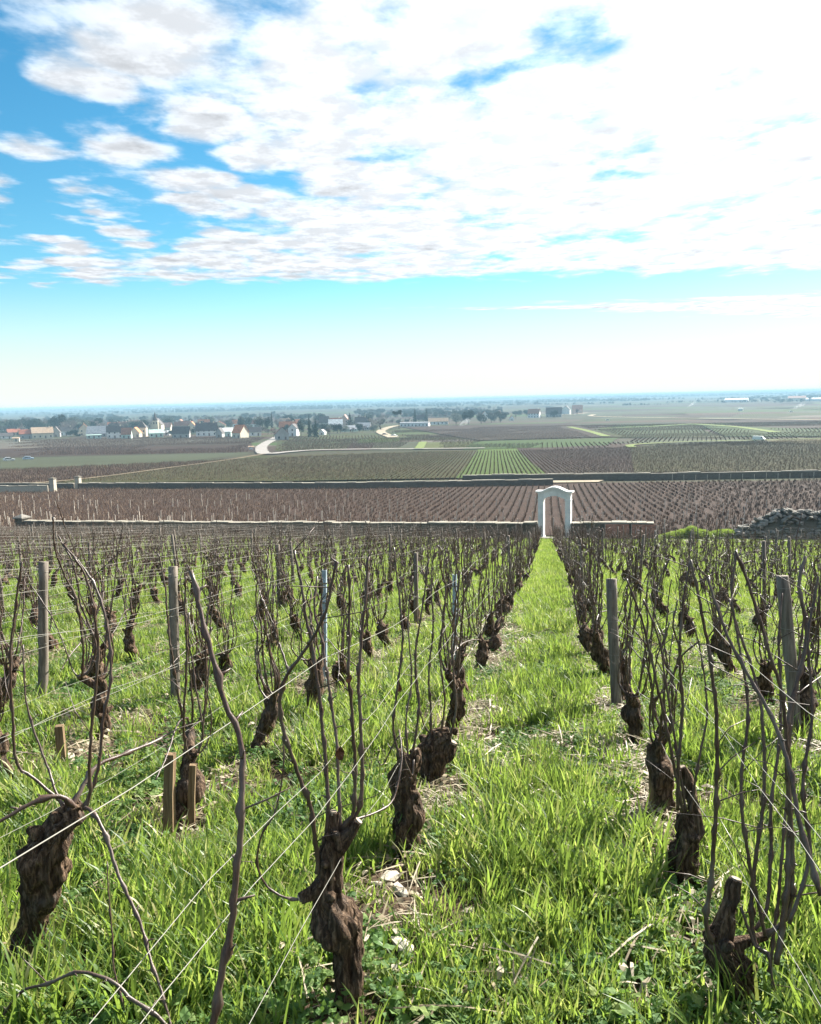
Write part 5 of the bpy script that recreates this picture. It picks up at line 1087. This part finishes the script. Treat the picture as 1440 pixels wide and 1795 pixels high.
BARE = [(-.47, 2.5, .09), (-.45, 2.22, .08), (-.46, 2.72, .09), (-1.5, 3.0, .13), (-.5, 3.5, .12), (.48, 3.5, .14), (.42, 4.5, .16), (.4, 5.6, .18), (-2.6, 4.1, .15), (.42, 2.5, .09), (-.4, 5.3, .14), (.38, 7., .2), (-.42, 7.5, .16), (.38, 9, .2), (1.5, 6, .2), (-1.5, 5.6, .15)]
def bare(x, y):
    f_ = np.ones(len(x))
    for bx_, by_, br_ in BARE: f_ *= 1 - .96*np.exp(-(((x - bx_)/br_)**2 + ((y - by_)/(br_*1.25))**2)**1.5)
    return f_
gx, gy, gs, gi_ = [], [], [], []
def addg(x, y, s, i): gx.append(x); gy.append(y); gs.append(s); gi_.append(i)
for y0, y1, dl, ds in ((.6, 3, 340, 420), (3, 6, 280, 320), (6, 12, 170, 190), (12, 20, 80, 80)):
    x, y = sample(y0, y1, dl); d = rowdist(x); nz = vnoise(x, y, 1.6, 1)*.6 + vnoise(x, y, 5., 2)*.4
    pth = np.exp(-((x + .02)/.22)**2); keep = rng.random(len(x)) < np.clip((nz - .46)*4.6 + .55*pth*np.clip(1.3 - nz, 0, 1)*np.clip(1.25 - y/16, .5, 1), .02, 1)*np.clip((d - .02)/.13, .12, 1)*np.where((np.abs(x + .02) > .24) & (np.abs(x + .02) < .5) & (y > 2.9), .45, 1)
    keep &= rng.random(len(x)) < bare(x, y)
    x, y, nz = x[keep], y[keep], nz[keep]; addg(x, y, rng.uniform(.55, 1.1, len(x))*(.72 + .4*nz), rng.integers(0, 6, len(x)))
    x, y = sample(y0, y1, ds); d = rowdist(x); nz = vnoise(x, y, 2.3, 3); keep = rng.random(len(x)) < np.clip(nz*1.5 - .25, .06, 1)*np.clip((d + .02)/.16, .12, 1)
    keep &= rng.random(len(x)) < bare(x, y)
    x, y = x[keep], y[keep]; addg(x, y, rng.uniform(.6, 1.3, len(x)), rng.integers(6, 11, len(x)))
for y0, y1, dn in ((12, 20, 50), (20, 34, 46), (34, 58, 26)):
    x, y = sample(y0, y1, dn, 2); d = rowdist(x); nz = vnoise(x, y, .8, 5)
    keep = (y < 61.4 - (x + 40)*.117) & (rng.random(len(x)) < np.clip(.35 + nz, 0, 1)*np.clip((d + .05)/.2, .25, 1))
    x, y = x[keep], y[keep]; addg(x, y, rng.uniform(.7, 1.2, len(x)), rng.integers(11, 16, len(x)))
# turf on the collapsed bank and the verges by the gate
x = rng.uniform(7, 20, 5200); y = rng.uniform(54.9, 56.9, 5200); addg(x, y, rng.uniform(.6, 1.2, 5200), rng.integers(11, 16, 5200)); nb_ = 5200
gx, gy, gs, gi_ = map(np.concatenate, (gx, gy, gs, gi_)); n = len(gx); gzv = tz(gy)
i_ = np.clip((gx[-nb_:] - 6.9)/.3, 0, 45); hb = np.array([bank_h(x_) for x_ in gx[-nb_:]]); gzv[-nb_:] += hb*np.maximum(0, 1 - (gy[-nb_:] - 55.9)**2)**.8 - .06
scatter('grass', np.stack([gx, gy, gzv], 1), np.stack([rng.normal(0, .1, n), rng.normal(0, .1, n), rng.uniform(0, 6.28, n)], 1), gs, gi_, grass_c, 'lush green grass growing between the vine rows', M['blade']); NG = n
X_, Y_ = [], []
for y0, y1, dn in ((.6, 3.5, 330), (3.5, 7, 230), (7, 14, 90)):
    x, y = sample(y0, y1, dn); nz = vnoise(x, y, 1.9, 7); k = rng.random(len(x)) < np.clip((nz - .25)*1.6, .04, 1)*(.15 + .85*bare(x, y)); X_.append(x[k]); Y_.append(y[k])
X_, Y_ = np.concatenate(X_), np.concatenate(Y_); n = len(X_)
scatter('weeds', np.stack([X_, Y_, tz(Y_)], 1), np.stack([rng.normal(0, .1, n), rng.normal(0, .1, n), rng.uniform(0, 6.28, n)], 1), rng.uniform(.6, 1.25, n), rng.integers(0, 6, n), weed_c, 'low broad-leaved weeds among the grass', M['weed'])
X_, Y_ = [], []
for y0, y1, dn in ((.6, 4, 115), (4, 9, 150), (9, 20, 100), (20, 50, 16)):
    x, y = sample(y0, y1, dn); d = rowdist(x); nz = vnoise(x, y, 2.4, 8); k = rng.random(len(x)) < np.clip(nz*.5 + .5*np.exp(-(d/.2)**2), .05, 1)*np.clip((y - 1.2)/3, .3, 1)*np.where((x > -.75) & (x < .75), np.where(np.abs(x) > .2, 1.6, .9), .8); X_.append(x[k]); Y_.append(y[k])
X_, Y_ = np.concatenate(X_), np.concatenate(Y_); n = len(X_)
scatter('straw_litter', np.stack([X_, Y_, tz(Y_) + .005], 1), np.stack([rng.normal(0, .15, n), rng.normal(0, .15, n), rng.uniform(0, 6.28, n)], 1), rng.uniform(.6, 1.3, n), rng.integers(0, 5, n), litt_c, 'pale dry straw and dead leaf litter on the soil', M['straw'])
x, y = sample(.6, 12, 26); d = rowdist(x); k = d < .3; x, y = x[k], y[k]; n = len(x)
scatter('pebbles', np.stack([x, y, tz(y)], 1), np.stack([rng.normal(0, .3, n), rng.normal(0, .3, n), rng.uniform(0, 6.28, n)], 1), rng.uniform(.006, .022, n), rng.integers(0, 8, n), proto_coll('pebble_piece', [recol(me, M['pebble']) for me in rock_me]), 'scattered small pebbles on the soil under the vines', M['pebble'])

# ------------------------------------------------------------------ rows of the fields beyond
M['fcane'] = plain('far_cane', (.095, .055, .038), .35, .8, .7); M['fcane2'] = plain('far_cane_pale', (.36, .27, .18), .3, .8, .7)
def rowchunk(seed, L, per_m, h, wdt, pale=.15):
    rd = random.Random(seed); mb = MB()
    for i in range(int(L*per_m)):
        y = rd.uniform(-L/2, L/2); x = rd.gauss(0, .05); hh = h*rd.uniform(.5, 1.15); a = rd.uniform(0, 3.14); w_ = wdt*rd.uniform(.6, 1.3); tx, ty = rd.gauss(0, .1), rd.gauss(0, .15); mb.cur = 1 if rd.random() < pale else 0
        mb.add([(x - w_*math.cos(a), y - w_*math.sin(a), -.05), (x + w_*math.cos(a), y + w_*math.sin(a), -.05), (x + tx, y + ty, hh)], [(0, 1, 2)])
        if rd.random() < .16: mb.cur = 0; mb.tube([(x, y, -.05), (x + .04, y, .35)], [.05, .035], 4)
    return mb.mesh('row_chunk', [M['fcane'], M['fcane2']])
CH2 = proto_coll('vine_row_mid', [rowchunk(k, 3, 9, .8, .011, .55) for k in range(6)]); CH3 = proto_coll('vine_row_far', [rowchunk(30+k, 6, 6, .9, .03, .1) for k in range(6)])
P2, R2_ = [], []
for i in range(-100, 70):
    x = .5 + 1.04*i; y = wall_y(x) + 3.4
    far = np.interp(x, [-115, -95, -37, 1, 20, 72], [151, 151, 147, 152.5, 160, 166])
    while y < far:
        if in_frame(x, y, .04) and random.random() > .05: P2.append((x, y, gz(y) + .05)); R2_.append((-math.atan2(gz(y-1.5) - gz(y+1.5), 3.), 0, 0))
        y += 3.
n = len(P2); sc2 = np.stack([np.full(n, 1.), np.full(n, 1.), rng.uniform(.8, 1.1, n)], 1)
scatter('brown_field_vines', P2, R2_, sc2, rng.integers(0, 6, n), CH2, 'rows of pruned vines in the brown field between the walls', M['fcane'])
P3, R3, S3 = [], [], []
a3 = R(3.6); ca3, sa3 = math.cos(a3), math.sin(a3)
for i in range(-210, 190):
    for k in range(0, 34):
        l, f_ = 1.04*i, 172 + 6.*k
        x, y = l*ca3 - (f_ - 172)*sa3 - 10, 172 + l*sa3*0 + (f_ - 172)*ca3
        lim = np.interp(x, [-190, -130, -60, -10, 40, 90, 150], [200, 262, 315, 322, 345, 385, 385])
        if x < -95 and y < 160: continue
        if y < lim and in_frame(x, y, .03): P3.append((x, y, gz(y) + .12)); R3.append((-math.atan2(gz(y-3) - gz(y+3), 6.), 0, a3)); S3.append((1, 1, random.uniform(.75, 1.1)))
n = len(P3)
scatter('far_field_vines', P3, R3, S3, rng.integers(0, 6, n), CH3, 'rows of vines in the fields beyond the far wall', M['fcane'])
# coarser rows on the plots farther out, clear of the roads
CH4 = proto_coll('vine_row_plain', [rowchunk(60+k, 12, 3.2, .95, .05, .12) for k in range(5)])
RP = np.array([p_ for _, pts_, _ in STRIPS for a_, b_ in zip(pts_[:-1], pts_[1:]) for p_ in [(a_[0] + (b_[0]-a_[0])*q_/12, a_[1] + (b_[1]-a_[1])*q_/12) for q_ in range(13)]])
P4, R4 = [], []; prd = random.Random(8); yc = 338.
while yc < 640:
    xc_ = -.72*yc
    while xc_ < .42*yc:
        wx, wy = prd.uniform(45, 100), 50.; an = prd.uniform(-.25, .3); on = prd.random() < .8
        if on:
            for i in range(int(wx/2.1)):
                for k in range(4):
                    x = xc_ + 2.1*i - math.sin(an)*(12*k - 18); y = yc + 6 + 12*k*math.cos(an)
                    if y > 560 and x < -120: continue
                    if in_frame(x, y, .02) and np.min(np.hypot(RP[:, 0] - x, RP[:, 1] - y)) > 9: P4.append((x, y, gz(y) + .2)); R4.append((0, 0, an))
        xc_ += wx
    yc += 50
n = len(P4); scatter('plain_field_vines', P4, R4, np.ones(n), rng.integers(0, 5, n), CH4, 'fine vine rows on the plots of the plain', M['fcane'])
# pale training stakes in the brown field
stk = [MB().tube([(0, 0, -.1), (random.uniform(-.05, .05), .0, random.uniform(1.0, 1.35))], .04, 5).mesh('pale_stake', M['pale_stake']) for _ in range(4)]
cand = [(.5 + 1.04*i + random.uniform(-.05, .05), y + random.uniform(-2, 2)) for i in range(-98, 62) for y in (63, 70, 78, 88, 99, 111, 124, 137) ]
cand = [c for c in cand if c[1] > wall_y(c[0]) + 2.2 and c[1] < 147 and in_frame(*c, 0) and random.random() < .5]
cand.sort(key=lambda c: c[1]); 
for x, y in cand[:270]: tag(link('pale_stake', random.choice(stk), None, (x, y, gz(y) + .04), (random.uniform(-.04, .04), random.uniform(-.05, .05), 0)), 'thin pale training stake in the brown vine field between the walls', 'stake', 'pale stakes in the brown field')
for i in range(26):
    x = 24 + 2.2*i - .3; y = 163.2 + .11*(x - 20) 
    if in_frame(x, y, 0): tag(link('pale_stake', stk[i % 4], None, (x, y, gz(y) + .04)), 'pale end stake in the line along the foot of the bright-coped far wall', 'stake', 'end stakes along the far wall')

# ------------------------------------------------------------------ far woods
wood = proto_coll('wood_tree', [(lambda m_: m_)(bpy.data.meshes.new('x')) for _ in range(0)] or [])
wm = []
for kd, k in (('bare', 0), ('bare', 1), ('bare', 2), ('dark', 0), ('dark', 1)):
    tk, cr = TREE[kd, k][:2]; m_ = MB(); m_.add(tk.v, tk.f); m_.cur = 1; m_.add(cr.v, cr.f); wm.append(m_.mesh('wood_tree', [M['tbark'], M['twig'] if kd == 'bare' else M['needle']]))
wood = proto_coll('wood_tree', wm)
Pw, Sw, Iw = [], [], []
def tree_at(x, y, h, hv, dark):
    hh = h*random.uniform(1-hv, 1+hv); Pw.append((x, y, gz(y) - .3)); Sw.append((hh*random.uniform(.9, 1.5), hh*random.uniform(.9, 1.5), hh)); Iw.append(random.choice((3, 4)) if random.random() < dark else random.choice((0, 1, 2)))
def belt(ax, dist, spread, n, h, hv=.3, dark=.2):
    for _ in range(n): a = random.uniform(*ax); y = dist + random.uniform(-spread, spread); tree_at(y*math.tan(R(a)), y, h, hv, dark)
def hedges(ax, d0, d1, n, L0, L1, h, dark=.25):
    """hedgerows and copses strung out across the plain"""
    for _ in range(n):
        a = random.uniform(*ax); y0 = d0*(d1/d0)**random.random(); x0 = y0*math.tan(R(a)); L = random.uniform(L0, L1); sl = random.gauss(0, .12); hh = h*random.uniform(.7, 1.2); dk = dark if random.random() < .7 else .9
        for k in range(int(L/(hh*.55))): s_ = L*(random.random() - .5); tree_at(x0 + s_, y0 + s_*sl + random.gauss(0, hh), hh, .3, dk)
belt((-37, -27), 800, 70, 90, 12); belt((-30, -12), 860, 80, 130, 9.5); belt((-36, -12), 660, 60, 150, 5.5, .4, .35); belt((-14, -3), 900, 80, 60, 6, .4, .4); belt((-14, -3), 1100, 60, 40, 9)
hedges((-40, -4), 1150, 1900, 26, 60, 260, 8); hedges((-6, 22), 1900, 2600, 13, 60, 300, 8); hedges((-40, 22), 2500, 5000, 46, 150, 700, 9); hedges((-40, 22), 5000, 12000, 55, 400, 1800, 11)
n = len(Pw); scatter('woodland', Pw, np.stack([np.zeros(n), np.zeros(n), rng.uniform(0, 6.28, n)], 1), Sw, Iw, wood, 'hazy belts of bare woodland across the plain', M['twig'])

# ------------------------------------------------------------------ smoke and haze
for (p, L, h), lab in zip(SMOKES, ('thin blue-white smoke drifting up from a pruning fire in the middle fields', 'pale low smoke drifting over the far fields right of the hamlet', 'pale smoke drifting over the far fields near the right edge')):
    bm = bmesh.new(); bmesh.ops.create_icosphere(bm, subdivisions=3, radius=1)
    for v_ in bm.verts:
        v_.co *= 1 + .25*mnoise.noise(v_.co*2.0); t_ = (v_.co.x + 1)/2; v_.co = Vector((v_.co.x*L*.5, v_.co.y*(1.0 + 3*t_), v_.co.z*(.7 + 3*t_) + t_*h*.8 + 1.0))
    me = bpy.data.meshes.new('smoke'); bm.to_mesh(me); bm.free(); ms, t = newmat('smoke_volume')
    co = t.n('ShaderNodeTexCoord'); nz_ = t.noise(co.outputs['Object'], .35, 4, .6); ge = t.n('ShaderNodeVectorMath', {0: t.n('ShaderNodeMapping', {0: co.outputs['Generated'], 1: (-1., -1., -1.), 3: (2., 2., 2.)}).outputs[0]}, operation='LENGTH').outputs['Value']
    pv = t.n('ShaderNodeVolumePrincipled', {'Color': (.95, .97, 1, 1), 'Density': t.m('MULTIPLY', t.m('MULTIPLY', t.ss(nz_, .35, .7), t.ss(ge, 1.05, .2)), .22)}); t.n('ShaderNodeOutputMaterial', {'Volume': pv.outputs[0]}); me.materials.append(ms)
    o = link('smoke', me, None, p); tag(o, lab, None, None, 'stuff')
mh, t = newmat('haze_air'); pv = t.n('ShaderNodeVolumePrincipled', {'Color': HAZE_COLOR, 'Density': HAZE_DENSITY, 'Anisotropy': .0}); t.n('ShaderNodeOutputMaterial', {'Volume': pv.outputs[0]})
hz = MB().box(-17500, 17500, -75, 17500, -28.5, 4.0).build('haze', mh); tag(hz, 'thin pale blue haze filling the air over the plain', None, None, 'stuff')
